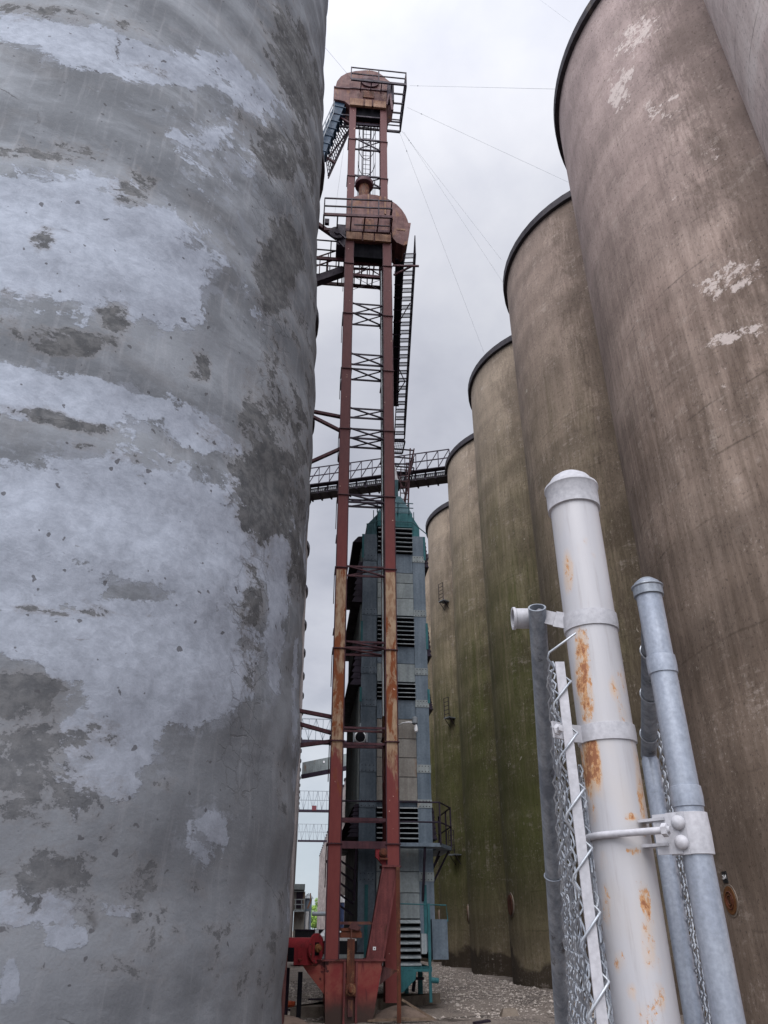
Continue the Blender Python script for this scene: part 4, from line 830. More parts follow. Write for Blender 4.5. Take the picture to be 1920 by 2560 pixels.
# ------------------------------------------------------------------ grain dryer tower
DY = thing('grain_dryer', 'blue grey dryer tower with louvred openings and teal roof behind the red elevator', 'grain dryer', (2.6, 24, 0))
Yd, Yb = 22.0, 28.2
XL0, XL1, XC0, XC1, XR1 = 1.60, 2.05, 2.09, 3.24, 3.63
zTop = 13.22; zBot = A('Z5',1200,1000,Yd).z+.55
MB().box((XL0+.02,Yd+.12,zBot),(XR1-.02,Yb,zTop-.03)).build('body', M['dryer_grey'], DY)
lz = lambda y, zc='Z3': A(zc, 1000, y, Yd-.1).z
cols_ = []
for (xa_, xb_) in ((XL0, XL1), (XC1, XR1)):
    mb = MB(); cuts = [zBot-.3] + [A('Z5',1350,250,Yd).z, A('Z4',1300,975,Yd).z, A('Z4',1300,660,Yd).z, A('Z4',1300,75,Yd).z, A('Z3',1150,1625,Yd).z, A('Z3',1150,1090,Yd).z, A('Z3',1150,595,Yd).z] + [zTop]
    for a, b in zip(cuts[:-1], cuts[1:]): mb.box((xa_,Yd-.06,a+.01),(xb_,Yd+.14,b-.01))
    co = mb.build('corner_duct', M['dryer_grey'], DY); mb = MB()
    for z in cuts[1:-1]: mb.box((xa_-.01,Yd-.075,z-.11),(xb_+.01,Yd-.062,z+.11))
    pieces(mb, 'joint_plate', M['dryer_panel'] if xa_ > 3 else M['dryer_grey'], co); mb = MB()
    for z in cuts[1:-1]:
        for i in range(4):
            for s_ in (-.07, .07): mb.lathe((xa_+.06+i*(xb_-xa_-.12)/3,Yd-.075,z+s_), [(.014,0),(.012,.012),(.001,.014)], 6, (0,-1,0))
    mb.build('bolt', M['dark_steel'], co)
# louvre banks and panels of the centre bay
banks = [(290,540,'Z3',6),(1110,1390,'Z3',7),(1720,1880,'Z3',4)]
bz = [(lz(a,c), lz(b,c), n_) for a, b, c, n_ in banks] + [(A('Z4',1150,1000,Yd).z, A('Z4',1150,1318,Yd).z, 7)] + [(A('Z5',1200,615,Yd).z, A('Z5',1200,1040,Yd).z, 7)]
for i, (z1, z0, n_) in enumerate(bz):
    MB().box((XC0,Yd+.02,z0),(XC1,Yd+.115,z1)).build('louvre_opening', M['black_hole'], DY)
    mb = MB(); big_ = i == 4
    for k in range(n_):
        zz_ = z1-(z1-z0)*(k+.12)/n_; dz = (z1-z0)/n_*(.42 if big_ else .26)
        mb.hexa([(XC0,Yd-.14,zz_-dz-.012),(XC1,Yd-.14,zz_-dz-.012),(XC1,Yd+.02,zz_-.012),(XC0,Yd+.02,zz_-.012)], [(XC0,Yd-.14,zz_-dz+.008),(XC1,Yd-.14,zz_-dz+.008),(XC1,Yd+.02,zz_+.008),(XC0,Yd+.02,zz_+.008)])
    mb.build('louvre_slat', M['slat'], DY)
pn = []                       # plain sheet panels between the banks
edges = [('Z3',540),('Z3',715),('Z3',808),('Z3',948),('Z3',1108)],[('Z3',1392),('Z3',1550),('Z3',1718)],[('Z3',1882),('Z3',2060),('Z4',385),('Z4',556),('Z4',730),('Z4',945)],[('Z5',0),('Z5',205),('Z5',388),('Z5',612)]
for gi, grp in enumerate(edges):
    zz_ = [A(c,1000,y,Yd).z for c, y in grp]
    for k, (a, b) in enumerate(zip(zz_[:-1], zz_[1:])):
        rusty = (gi == 2 and k >= 1); smooth_ = (k == 0 and gi < 3)
        MB().box((XC0,Yd-.02-(.004*(k%2)),b+.012),(XC1,Yd+.02,a-.008)).build('panel', M['dryer_panel_rusty'] if rusty else (M['dryer_grey'] if smooth_ else M['dryer_panel']), DY)
# roof: teal centre box, sloped shoulders, hip and feed pipe
zr1 = A('Z3',900,160,Yd).z; zr0 = A('Z3',900,285,Yd).z
MB().box((XC0-.02,Yd-.03,zr0),(XC1+.02,Yd+.6,zr1)).build('roof_front', M['teal'], DY)
for s_, (xo, xi) in ((0,(XL0+.12,XC0-.03)),(1,(XR1-.12,XC1+.03))):
    zA, zB = zTop, zTop+.42; zC = A('Z3',755,185,Yd+.2).z
    MB().prism([(xo,Yd+.1,zA),(xi,Yd+.1,zA),(xi,Yd+.1,zC),(xo,Yd+.1,zB)], (0,Yb-Yd-.2,0)).build('roof_shoulder', M['teal'] if s_ else M['teal_dull'], DY)
ax_, az_ = 2.90, A('ZC',1010,745,24.2).z
MB().hexa([(XC0-.02,Yd-.03,zr1+.004),(XC1+.02,Yd-.03,zr1+.004),(XC1+.02,Yb-.1,zr1+.004),(XC0-.02,Yb-.1,zr1+.004)], [(ax_-.22,23.9,az_),(ax_+.22,23.9,az_),(ax_+.22,24.5,az_),(ax_-.22,24.5,az_)]).build('roof_hip', M['teal_dull'], DY)
zp0, zp1, zp2 = az_, A('ZC',1010,545,24.2).z, A('ZC',995,395,24.2).z
fp = MB().box((ax_-.15,24.05,zp0),(ax_+.15,24.35,zp1)).build('feed_pipe', M['teal_dull'], DY)
MB().hexa([(ax_-.15,24.05,zp1+.004),(ax_+.15,24.05,zp1+.004),(ax_+.15,24.35,zp1+.004),(ax_-.15,24.35,zp1+.004)], [(ax_-.09,23.95,zp2),(ax_+.02,23.95,zp2),(ax_+.02,24.2,zp2),(ax_-.09,24.2,zp2)]).build('feed_cone', M['sign_white'], fp)
mb = MB()
for zz_ in (zr1+.18, zr1+.36): mb.tube([(XC0-.05,Yd-.1,zz_),(XC1+.05,Yd-.1,zz_)], .02, 6)
for x in (XC0-.03, (XC0+XC1)/2+.1, XC1-.1): mb.tube([(x,Yd-.1,zr1-.05),(x,Yd-.1,zr1+.38)], .02, 6)
for x in (XL0+.35, XR1-.3): mb.tube([(x,Yd+.1,zTop+.3),(x,Yd+.1,zTop+1.0)], .014, 6)
mb.tube([(XL0+.1,Yd-.08,zTop+.35),(XC0,Yd-.1,zr0+.15),(XC1,Yd-.1,zr0+.16),(XR1+.1,Yd-.08,zTop+.08)], .02, 6); mb.build('roof_rail', M['teal_dull'], DY)
# serrated hoods on the flanks
def hood(side, z0, z1, out, n_, mat_, y0=Yd+.05, y1=Yb-.1):
    mb = MB(); x = XL0 if side < 0 else XR1
    for k in range(n_):
        a = z0+(z1-z0)*k/n_; b = z0+(z1-z0)*(k+1)/n_; f0 = out*(1-k/n_*.55); f1 = out*(1-(k+1)/n_*.55)
        xo0 = x+side*f0; mb.prism([(x,y0,a),(xo0,y0,a),(x+side*f1*.72,y0,b-.01),(x,y0,b-.01)], (0,y1-y0,0))
    return mb.build('side_hood', mat_, DY)
for (ya, yb_, c) in ((360,600,'Z3'),(770,1130,'Z3'),(1480,1860,'Z3')): hood(-1, A(c,600,yb_,Yd+1.5).z, min(zTop-.04, A(c,600,ya,Yd+1.5).z), .34, 7, M['dark_steel'])
hood(-1, A('Z4',620,1300,Yd+1).z, A('Z4',620,1010,Yd+1).z, .32, 8, M['dark_steel'])
for (ya, yb_, c) in ((400,650,'Z3'),(1180,1470,'Z3'),(1810,1960,'Z3')): hood(1, A(c,1200,yb_,Yd).z, A(c,1200,ya,Yd).z, .16, 7, M['dark_steel'])
hood(1, A('Z4',1390,1290,Yd).z, A('Z4',1390,1000,Yd).z, .16, 6, M['dark_steel'])
mb = MB()                 # ribbed cladding of the left flank
for k in range(26): y = Yd+.3+k*(Yb-Yd-.5)/25; mb.tube([(XL0-.0,y,4.2),(XL0-.0,y,zTop-.4)], .055, 6)
mb.build('flank_cladding', M['dryer_panel'], DY)
mb = MB()
for x, zc_ in ((XL0-.005, None), (XR1+.005, None)):
    for (z0, z1) in ((A('Z3',600,575,Yd).z, A('Z3',600,360,Yd).z),(A('Z3',600,1400,Yd).z, A('Z3',600,1160,Yd).z),(A('Z3',600,1900,Yd).z, A('Z3',600,1770,Yd).z)): mb.box((x-.035,Yd-.085,z0),(x+.035,Yd-.06,z1))
for xq in (2.02-.2, 3.38):
    za_ = A('Z5',1310,320,Yd).z; zb_ = A('Z5',1310,740,Yd).z if xq > 3 else .9; mb.box((xq-.045,Yd-.085,zb_),(xq+.045,Yd-.06,za_))
pieces(mb, 'edge_strip', M['teal'], DY)
# catwalk round the dryer
zw = A('Z4',1150,1335,Yd-.8).z; x0, x1 = 1.0, A('Z4',1575,1370,Yd-.2).x; yw0 = Yd-.75
ck = MB(); ck.box((x0,yw0,zw-.05),(XR1+.1,Yd-.16,zw+.04)); ck.prism([(XR1+.1,yw0,zw-.05),(x1,yw0+1.0,zw-.05),(x1,Yd+2.2,zw-.05),(XR1+.1,Yd+2.2,zw-.05)], (0,0,.09)); cwk = ck.build('catwalk_floor', M['dryer_grey'], DY)
mb = MB(); c_ = [(x0,yw0,zw),(XR1+.1,yw0,zw),(x1,yw0+1.0,zw),(x1,Yd+2.2,zw)]
for hgt in (.55, 1.05):
    for a, b in zip(c_[:-1], c_[1:]): mb.tube([Vector(a)+Vector((0,0,hgt)), Vector(b)+Vector((0,0,hgt))], .022, 6)
for a in c_ + [((x0+XR1)/2,yw0,zw),(x1,Yd+1.0,zw)]: mb.tube([a, Vector(a)+Vector((0,0,1.07))], .024, 6)
mb.build('catwalk_rail', M['dark_steel'], DY); mb = MB()
for (x, y) in ((x1-.05,yw0+1.2),(x1-.05,Yd+2.0)): mb.beam((x,y,zw-.05),(XR1,y,zw-.95),.05); mb.beam((x-.25,y,zw-.05),(XR1,y,zw-.6),.04)
for x in (XC1+.08, XL0-.1): mb.beam((x,yw0+.1,zw-.05),(x,Yd-.06,zw-1.3),.06)
pieces(mb, 'catwalk_brace', M['dark_steel'], DY)
# hopper and legs
hz = A('Z5',1200,1050,Yd-.2).z
MB().box((XC0-.05,Yd-.25,hz-.05),(XC1+.25,Yb,hz+.06)).build('base_frame', M['teal'], DY)
hpp = [A('Z5',1000,1062,21.35),A('Z5',1246,1062,21.35),A('Z5',1240,1135,21.35),A('Z5',1132,1248,21.35),A('Z5',1085,1250,21.35)]; MB().prism([Vector((p.x,21.35,p.z)) for p in hpp], (0,1.6,0)).build('hopper', M['teal'], DY)
for (x, y, wdt, ztop_) in ((3.30,20.9,.065,2.30),(XL0+.12,Yd,.12,hz-.06),(3.45,23.6,.12,hz),(3.45,26.5,.12,hz),(XL0+.1,26.5,.12,hz)): MB().box((x-wdt/2,y-wdt/2,.22 if y < 24 else 0),(x+wdt/2,y+wdt/2,ztop_)).build('support_leg', M['teal'], DY)
mb = MB(); mb.tube([(2.2,20.9,2.3),(3.75,20.9,2.26),(3.78,20.9,1.9)], .014, 6); mb.beam((2.2,20.9,hz+.02),(3.3,20.9,hz+.02),.06,.05); mb.tube([(3.32,20.9,hz-.18),(3.5,20.9,hz-.2)], .06, 10); pieces(mb, 'front_frame', M['teal'], DY)
a, b = A('Z5',1290,740,20.95), A('Z5',1338,915,20.95); MB().box((a.x,20.95,b.z),(b.x,21.15,a.z)).build('control_box', M['slat'], DY)
a, b = A('Z5',1345,615,21.6), A('Z5',1438,965,21.6); MB().box((XR1+.0-.12,Yd-.3,b.z),(XR1+.28,Yd+3.0,a.z)).build('side_plenum', M['dryer_grey'], DY)
mb = MB()
for x, y in ((3.2,23.2),(3.0,24.2),(2.7,23.6)): mb.beam((x,y,.3),(x+.1,y+.2,hz),.07)
mb.beam((2.6,22.6,.62),(3.4,22.6,.62),.09,.06); pieces(mb, 'under_frame', M['dark_steel'], DY)
a = A('Z5',590,380,23.5); mb = MB()
for k in range(5): mb.beam((XL0-.05,22.3+.15*k,3.1-.26*k),(XL0-.75,22.3+.15*k,3.55-.26*k),.05,.05)
pieces(mb, 'flank_bracket', M['dark_steel'], DY)
# lamps on dryer and elevator
p = A('Z3',1095,2090,Yd-.35); lp = thing('flood_lamp', 'white lamp on a bent arm on the front of the dryer', 'lamp', p)
MB().tube([A('Z3',938,2118,Yd-.1), A('Z3',975,2095,Yd-.3), A('Z3',1040,2085,Yd-.35), p], .022, 8).build('arm', M['sign_white'], lp, 60)
MB().lathe(p+Vector((0,0,-.05)), [(.05,0),(.085,.03),(.085,.18),(.05,.22),(.001,.24)], 16).build('housing', M['far_steel'], lp, 40)
MB().lathe(p+Vector((.03,0,-.28)), [(.001,0),(.05,.03),(.06,.10),(.04,.2),(.03,.23)], 14).build('bulb', M['sign_white'], lp, 40)
p = A('Z4',725,365,YF+.8); lp = thing('flood_lamp', 'small round floodlight hanging between the red elevator legs', 'lamp', p)
MB().lathe(p+Vector((0,.06,0)), [(.14,0),(.17,.04),(.17,.08),(.001,.2)], 18, (0,1,0)).build('reflector', M['sign_white'], lp, 40)
MB().lathe(p+Vector((0,.05,0)), [(.13,0),(.001,-.03)], 18, (0,1,0)).build('lens', M['black_hole'], lp, 40)
mb = MB(); mb.box((p.x-.19,p.y,p.z-.14),(p.x-.15,p.y+.2,p.z+.14)); mb.box((p.x+.15,p.y,p.z-.14),(p.x+.19,p.y+.2,p.z+.14)); mb.tube([p+Vector((0,.08,.15)), p+Vector((0,.08,.36))], .025, 8); mb.build('bracket', M['far_steel'], lp)

# ------------------------------------------------------------------ red auger feeding the boot
e = A('Z5',383,865,YF-.05); ax = Vector((.80,-.60,0)).normalized(); ra = .235
AU = thing('screw_auger', 'bright red screw auger tube entering from the left with a round end plate', 'auger', e)
far = e - ax*2.6
MB().tube([e-ax*.06, far], ra*.86, 24).build('tube', M['red'], AU, 40)
lo_ = Vector((0,0,-.36)); sd = ax.cross(Vector((0,0,1)))*.21
MB().hexa([e-ax*.45+sd*1.06+lo_*.72, e-ax*.45-sd*1.06+lo_*.72, far-sd*1.06+lo_*.72, far+sd*1.06+lo_*.72], [e-ax*.45+sd*1.06-lo_*.03, e-ax*.45-sd*1.06-lo_*.03, far-sd*1.06-lo_*.03, far+sd*1.06-lo_*.03]).build('trough', M['black_hole'], AU)
MB().hexa([e-ax*.08+sd+lo_*.88, e-ax*.08-sd+lo_*.88, e-ax*.44-sd+lo_*.88, e-ax*.44+sd+lo_*.88], [e-ax*.08+sd, e-ax*.08-sd, e-ax*.44-sd, e-ax*.44+sd]).build('outlet', M['red'], AU)
ep = MB().lathe(e-ax*.02, [(ra*1.22,0),(ra*1.22,.03),(.001,.031)], 32, tuple(ax)).build('end_plate', M['red'], AU, 40)
upv = Vector((0,0,1)); sv = ax.cross(upv).normalized()
MB().prism([e+ax*.012+sv*a+upv*b for a, b in ((-.07,-.14),(.07,-.14),(.07,.11),(-.07,.11))], ax*.01).build('bearing_recess', M['black_hole'], ep)
MB().lathe(e+ax*.02, [(.085,0),(.085,.05),(.05,.055),(.045,.10),(.001,.11)], 18, tuple(ax)).build('bearing', M['hatch_rust'], ep, 40)
mb = MB()
for k in range(8): a = k*math.pi/4+.3; mb.lathe(e+ax*.01+(sv*math.cos(a)+upv*math.sin(a))*ra*1.07, [(.016,0),(.014,.012),(.001,.014)], 6, tuple(ax))
mb.build('bolt', M['rust_brown'], ep)
q = A('Z5',240,1200,YF+.1); MB().box((q.x-.05,YF+.05,0),(q.x+.05,YF+.15,e.z-.45)).build('support_leg', M['black_hole'], AU)
q = A('Z5',150,1000,19.9); MB().tube([(q.x-.1,19.9,0),(q.x-.1,19.9,e.z-.4)], .12, 12).build('support_leg', M['dark_steel'], AU, 40)
for xz, lab in (((110,900), None),): pass
# pipe running down the corner of the second silo
p = A('Z5',110,1000,17.9); tag(MB().tube([(p.x,17.9,0),(p.x,17.9,1.9)], .05, 10).build('drain_pipe', M['rust_brown'], None, 40), 'thin brown vertical pipe beside the foot of the left silos', 'pipe')

# ------------------------------------------------------------------ ground clutter by the elevator
pb = A('ZD',945,1625,0); zpt = .215
tag(MB().hexa([(1.9,20.03,-.02),(pb.x,20.03,-.02),(4.05,23.9,-.02),(1.9,23.9,-.02)], [(1.92,20.04,zpt),(pb.x-.01,20.04,zpt),(4.03,23.88,zpt),(1.92,23.88,zpt)]).build('concrete_pad', M['pad']), 'low dirty concrete pad under the dryer legs', 'concrete pad')
dm = MB(); rr = np.random.RandomState(5); nx, ny = 26, 16
for j in range(ny):
    for i in range(nx):
        u_, v_ = i/(nx-1), j/(ny-1); e_ = math.sin(math.pi*u_)**.8*math.sin(math.pi*v_)**.8
        dm.v.append(Vector((1.75+1.5*u_, 19.3+.85*v_, -.03+e_*.34*(1-.45*u_)+rr.rand()*.02*e_)))
for j in range(ny-1):
    for i in range(nx-1): dm.f.append((j*nx+i, j*nx+i+1, (j+1)*nx+i+1, (j+1)*nx+i))
tag(dm.build('dirt_heap', M['dirt'], None, 60), 'low brown heap of spilled dirt against the red boot', 'dirt heap')
dm = MB()
for j in range(ny):
    for i in range(nx):
        u_, v_ = i/(nx-1), j/(ny-1); e_ = math.sin(math.pi*u_)**.7*math.sin(math.pi*v_)**.8
        dm.v.append(Vector((-.75+1.2*u_, 17.6+1.6*v_, -.03+e_*.22+rr.rand()*.02*e_)))
for j in range(ny-1):
    for i in range(nx-1): dm.f.append((j*nx+i, j*nx+i+1, (j+1)*nx+i+1, (j+1)*nx+i))
tag(dm.build('dirt_heap', M['dirt'], None, 60), 'grey mound of dirt at the foot of the nearest left silo', 'dirt heap')
q0, q1 = A('ZD',335,1430,19.25), A('ZD',690,1585,19.05); q0.z = max(q0.z, .33); q1.z = .05
tag(MB().beam(q0, q1, .05, .04).build('wooden_plank', M['wood']), 'thin pale stick leaning on the dirt heap beside the red boot', 'plank', 'scrap wood on the ground')
for (zc, x, y, L_, a_, lab) in (('Z5',1000,1490,.9,.1,'short pale board lying just right of the red boot foot'),('ZD',450,1660,.8,-.1,'flat tan board lying in front of the dirt heap'),('Z5',230,1400,1.1,.05,'dark board lying under the auger'),('Z5',420,1310,.7,-.5,'broken black board leaning near the auger hopper'),('ZD',1230,1690,.35,.3,'dark block of scrap lying on the gravel at the bottom edge')):
    p = AZ(zc, x, y, .04); d_ = Vector((math.cos(a_), math.sin(a_), 0))*L_/2
    tag(MB().beam(p-d_, p+d_+Vector((0,0,.03)), .14, .04).build('wooden_plank', M['wood'] if 'pale' in lab or 'tan' in lab else M['dark_steel']), lab, 'plank', 'scrap wood on the ground')
p = AZ('ZD',1535,1565,.08); mb = MB(); mb.hexa([p+Vector(v) for v in ((-.22,-.15,-.1),(.2,-.18,-.1),(.24,.16,-.1),(-.2,.18,-.1))], [p+Vector(v) for v in ((-.15,-.1,.06),(.16,-.12,.04),(.17,.11,.07),(-.13,.12,.05))]); tag(mb.build('concrete_chunk', M['pad']), 'broken grey chunk of concrete lying alone on the gravel', 'rubble')
p = AZ('Z5',137,1350,.06); tag(MB().lathe(p+Vector((0,0,-.05)), [(.17,0),(.20,.05),(.19,.11),(.12,.12),(.11,.05)], 20).build('plastic_bucket_lid', M['orange'], None, 40), 'orange round plastic lid lying on the gravel by the left silos', 'lid')
# loose stones
sm_ = MB(); rs = random.Random(11)
ico = [(0,0,1),(.9,0,.1),(.28,.85,.1),(-.72,.53,.1),(-.72,-.53,.1),(.28,-.85,.1),(0,0,-.6)]; icf = [(0,1,2),(0,2,3),(0,3,4),(0,4,5),(0,5,1),(6,2,1),(6,3,2),(6,4,3),(6,5,4),(6,1,5)]
for k in range(11000):
    if k % 3: x, y = rs.uniform(2.2, 8.3), rs.uniform(19.5, 50)
    else: x, y = rs.uniform(-1.2, 2.3), rs.uniform(19.5, 34)
    if 1.8 < x < 4.1 and 20 < y < 24: continue
    s_ = rs.uniform(.016, .046)*(1 if rs.random() < .93 else 1.9); a_ = rs.uniform(0, 6.28); ca_, sa_ = math.cos(a_), math.sin(a_); kx, ky, kz = rs.uniform(.7,1.5), rs.uniform(.6,1.1), rs.uniform(.4,.9)
    sm_.add([(x+s_*(vx*kx*ca_-vy*ky*sa_), y+s_*(vx*kx*sa_+vy*ky*ca_), .0+s_*vz*kz) for vx, vy, vz in ico], icf)
tag(sm_.build('gravel', M['stone'], None, None, (0,0,0)), 'pale loose gravel scattered over the yard between the silos', 'gravel', kind='stuff')

# ------------------------------------------------------------------ conveyor bridge and far bridges
bl, br_ = A('ZC',105,670,43.0), A('ZC',1525,485,40.5)
zbt = br_.z; bl = AZ('ZC',105,670,zbt); dirb = (br_-bl); dirb.z = 0; Lb = dirb.length+1.5; dirb.normalize(); sb = Vector((-dirb.y, dirb.x, 0)); bl = bl - dirb*1.0; zbt = br_.z
BR = thing('conveyor_bridge', 'long dark conveyor bridge with lattice handrail spanning high between the two silo rows', 'bridge', bl)
def along(t_, side=0, z=0): return bl + dirb*t_ + sb*side + Vector((0,0,z))
mb = MB(); mb.hexa([along(0,0,0),along(Lb,0,0),along(Lb,.9,0),along(0,.9,0)], [along(0,0,.40),along(Lb,0,.40),along(Lb,.9,.40),along(0,.9,.40)]); mb.build('trough', M['rim'], BR)
mb = MB(); nb = 14
for k in range(nb): t_ = .6+k*(Lb-1)/nb; mb.hexa([along(t_,-.05,-.09),along(t_+.10,-.05,-.09),along(t_+.10,.95,-.09),along(t_,.95,-.09)], [along(t_,-.05,.44),along(t_+.10,-.05,.44),along(t_+.10,.95,.44),along(t_,.95,.44)])
mb.build('trough_frame', M['dark_steel'], BR); mb = MB()
mb.hexa([along(0,-.45,.44),along(Lb,-.45,.44),along(Lb,-.03,.44),along(0,-.03,.44)], [along(0,-.45,.50),along(Lb,-.45,.50),along(Lb,-.03,.50),along(0,-.03,.50)]); mb.build('walkway', M['dark_steel'], BR)
mb = MB(); hb = 1.25
for z in (.50+hb, .50+hb*.48): mb.beam(along(0,-.45,z), along(Lb,-.45,z), .06)
for k in range(nb+1): t_ = k*Lb/nb; mb.beam(along(t_,-.45,.5), along(t_,-.45,.5+hb), .05, .05, (0,1,0)); 
for k in range(nb): t_ = k*Lb/nb; mb.beam(along(t_,-.45,.5), along(t_+Lb/nb,-.45,.5+hb), .045, .045)
mb.build('handrail', M['dark_steel'], BR); mb = MB()
for k in range(70):
    t_ = .4+k*(Lb-.8)/70
    if k % 10 in (0,): continue
    mb.hexa([along(t_,-.035,.12),along(t_+.09,-.035,.12),along(t_+.09,-.005,.12),along(t_,-.005,.12)], [along(t_+.04,-.035,.30),along(t_+.13,-.035,.30),along(t_+.13,-.005,.30),along(t_+.04,-.005,.30)])
pieces(mb, 'painted_gap_light', M['sign_white'], BR)  # white chips standing in for daylight seen through the roller gaps
def far_bridge(px0, py, px1, Y, rail, label, mat_='far_steel', panel=None, x0=-.5, x1=8.3, thick=.5):
    a = at(px0, py, Y); z = a.z; t = thing('footbridge', label, 'bridge', (x0, Y, z), 'far bridges across the alley')
    MB().box((x0,Y,z),(x1,Y+1.2,z+thick)).build('deck', M['dark_steel'], t); mb = MB()
    for zz_ in (.5, 1.0): mb.beam((x0,Y,z+thick+rail*zz_),(x1,Y,z+thick+rail*zz_),.12)
    n_ = 8
    for k in range(n_): xa_ = x0+(x1-x0)*k/n_; xb_ = x0+(x1-x0)*(k+1)/n_; mb.beam((xa_,Y,z+thick),(xa_,Y,z+thick+rail),.1,.1,(0,1,0)); mb.beam((xa_,Y,z+thick if k%2 else z+thick+rail),(xb_,Y,z+thick+rail if k%2 else z+thick),.1)
    mb.build('truss', M[mat_], t)
    if panel: a_ = at(panel[0], panel[1], Y); b_ = at(panel[2], panel[3], Y); MB().box((a_.x,Y-.1,b_.z),(b_.x,Y-.02,a_.z)).build('sign', M['sign_red'], t)
far_bridge(765, 1857, 870, 119, 3.2, 'pale lattice footbridge high across the alley, nearest of the far bridges')
far_bridge(757, 2029, 825, 192, 4.2, 'lattice footbridge with a dark red sign far along the alley', panel=(780,2014,791,2026))
far_bridge(755, 2104, 810, 250, 4.5, 'smallest and farthest lattice footbridge at the end of the alley', x1=9)
# enclosed gallery
ga = at(760, 1937, 100); gb = at(875, 1915, 96); t = thing('conveyor_gallery', 'enclosed grey sheet metal conveyor gallery with one small window crossing the alley', 'gallery', ga)
d_ = gb-ga; gb2 = gb+d_*.15; ga2 = ga-d_*.05; hgt = (at(760,1905,100)-at(760,1937,100)).z
MB().hexa([ga2, gb2, gb2+Vector((0,2.4,0)), ga2+Vector((0,2.4,0))], [p_+Vector((0,0,hgt)) for p_ in (ga2, gb2, gb2+Vector((0,2.4,0)), ga2+Vector((0,2.4,0)))]).build('wall', M['dryer_panel'], t)
MB().beam(ga2+Vector((0,-.1,-.2)), gb2+Vector((0,-.1,-.2)), .3, .5).build('floor_beam', M['dark_steel'], t)
wa = at(808,1903,98.4); wb = at(820,1908,98.4); wn = MB().box((wa.x,98.2,wb.z),(wb.x,98.5,wa.z)).build('window', M['sign_white'], t)

# ------------------------------------------------------------------ far end of the alley
def box_px(zc, x0, y0, x1, y1, Y, dep, name, mat_, parent): a, b = A(zc,x0,y0,Y), A(zc,x1,y1,Y); return MB().box((a.x,Y,b.z),(b.x,Y+dep,a.z)).build(name, mat_, parent)
Ysh = 62; p = A('ZF',300,1400,Ysh)
sh = thing('control_shed', 'grey raised sheet metal shed with balcony railing beyond the red auger', 'shed', (p.x, Ysh, 0))
box_px('ZF',160,300,425,440,Ysh-.4,3.2,'roof',M['dryer_panel'],sh); box_px('ZF',160,490,415,960,Ysh,2.6,'wall',M['dryer_panel_rusty'],sh)
box_px('ZF',215,500,360,905,Ysh-.06,.05,'doorway',M['dark_steel'],sh); box_px('ZF',150,940,415,1000,Ysh-.5,3.2,'balcony',M['slat'],sh)
mb = MB()
for y in (690, 815): a, b = A('ZF',160,y,Ysh-.5), A('ZF',425,y,Ysh-.5); mb.beam(a, b, .06)
for x in (190, 340, 420): mb.beam(A('ZF',x,690,Ysh-.5), A('ZF',x,960,Ysh-.5), .05, .05, (0,1,0))
mb.build('railing', M['slat'], sh); a, b = A('ZF',150,1000,Ysh), A('ZF',410,1300,Ysh); MB().box((a.x,Ysh+.2,-.02),(b.x,Ysh+2.4,a.z)).build('lower_wall', M['dryer_panel_rusty'], sh)
Ybn = 80; p = A('ZF',520,1400,Ybn); bn = thing('steel_bin', 'pale silver steel bin with low conical roof behind the grey shed', 'bin', (p.x, Ybn, 0))
a, b = A('ZF',425,665,Ybn), A('ZF',605,665,Ybn); cx_ = (a.x+b.x)/2; rb = (b.x-a.x)/2; zb_ = a.z; zt2 = A('ZF',470,580,Ybn).z
MB().lathe((cx_,Ybn,0), [(rb,-.02),(rb,zb_)], 28).build('wall', M['dryer_grey'], bn, 40); MB().lathe((cx_,Ybn,0), [(rb+.15,zb_),(.25,zt2),(.001,zt2+.2)], 28).build('roof', M['slat'], bn, 40)
mb = MB(); mb.beam(A('ZF',565,530,Ybn-3), A('ZF',565,800,Ybn-3), .1, .1, (0,1,0)); mb.beam(A('ZF',580,700,Ybn-3), A('ZF',490,920,Ybn-3), .16); pieces(mb, 'boom', M['tan_steel'], bn)
Yld = 58; p = A('ZF',470,1420,Yld); ldr = thing('pipe_ladder', 'white vertical duct with a pale ladder attached in front of the steel bin', 'duct', (p.x, Yld, 0))
a = A('ZF',468,990,Yld); MB().tube([(p.x,Yld,0),(p.x,Yld,a.z)], .13, 12).build('duct', M['sign_white'], ldr, 40); mb = MB(); q = A('ZF',540,990,Yld)
for x in (p.x+.12, q.x): mb.beam((x,Yld-.05,0),(x,Yld-.05,a.z+.2),.05,.05,(0,1,0))
for k in range(9): z = .3+k*a.z/9; mb.beam((p.x+.1,Yld-.05,z),(q.x,Yld-.05,z),.04)
mb.build('ladder', M['slat'], ldr)
a, b = A('ZF',600,1050,88), A('ZF',865,1050,88); tag(MB().tube([a, b+Vector((.6,0,0))], .2, 12).build('pipe', M['far_steel'], None, 40), 'grey horizontal pipe crossing at the far end above the bushes', 'pipe')
Ydp = 48; a, b = A('ZF',180,1440,Ydp), A('ZF',960,1440,Ydp); dpx = thing('scrap_container', 'long black open container standing behind the red auger', 'container', ((a.x+b.x)/2, Ydp, 0))
mb = MB(); mb.box((a.x,Ydp,.1),(b.x+.4,Ydp+2.2,a.z-.06)); mb.build('body', M['black_car'], dpx); MB().box((a.x-.05,Ydp-.06,a.z-.06),(b.x+.45,Ydp+2.26,a.z)).build('top_rail', M['dark_steel'], dpx); mb = MB()
for k in range(5): x = a.x+(b.x-a.x)*(k+.3)/5; mb.box((x-.04,Ydp-.05,.1),(x+.04,Ydp-.002,a.z-.08))
pieces(mb, 'rib', M['black_car'], dpx)
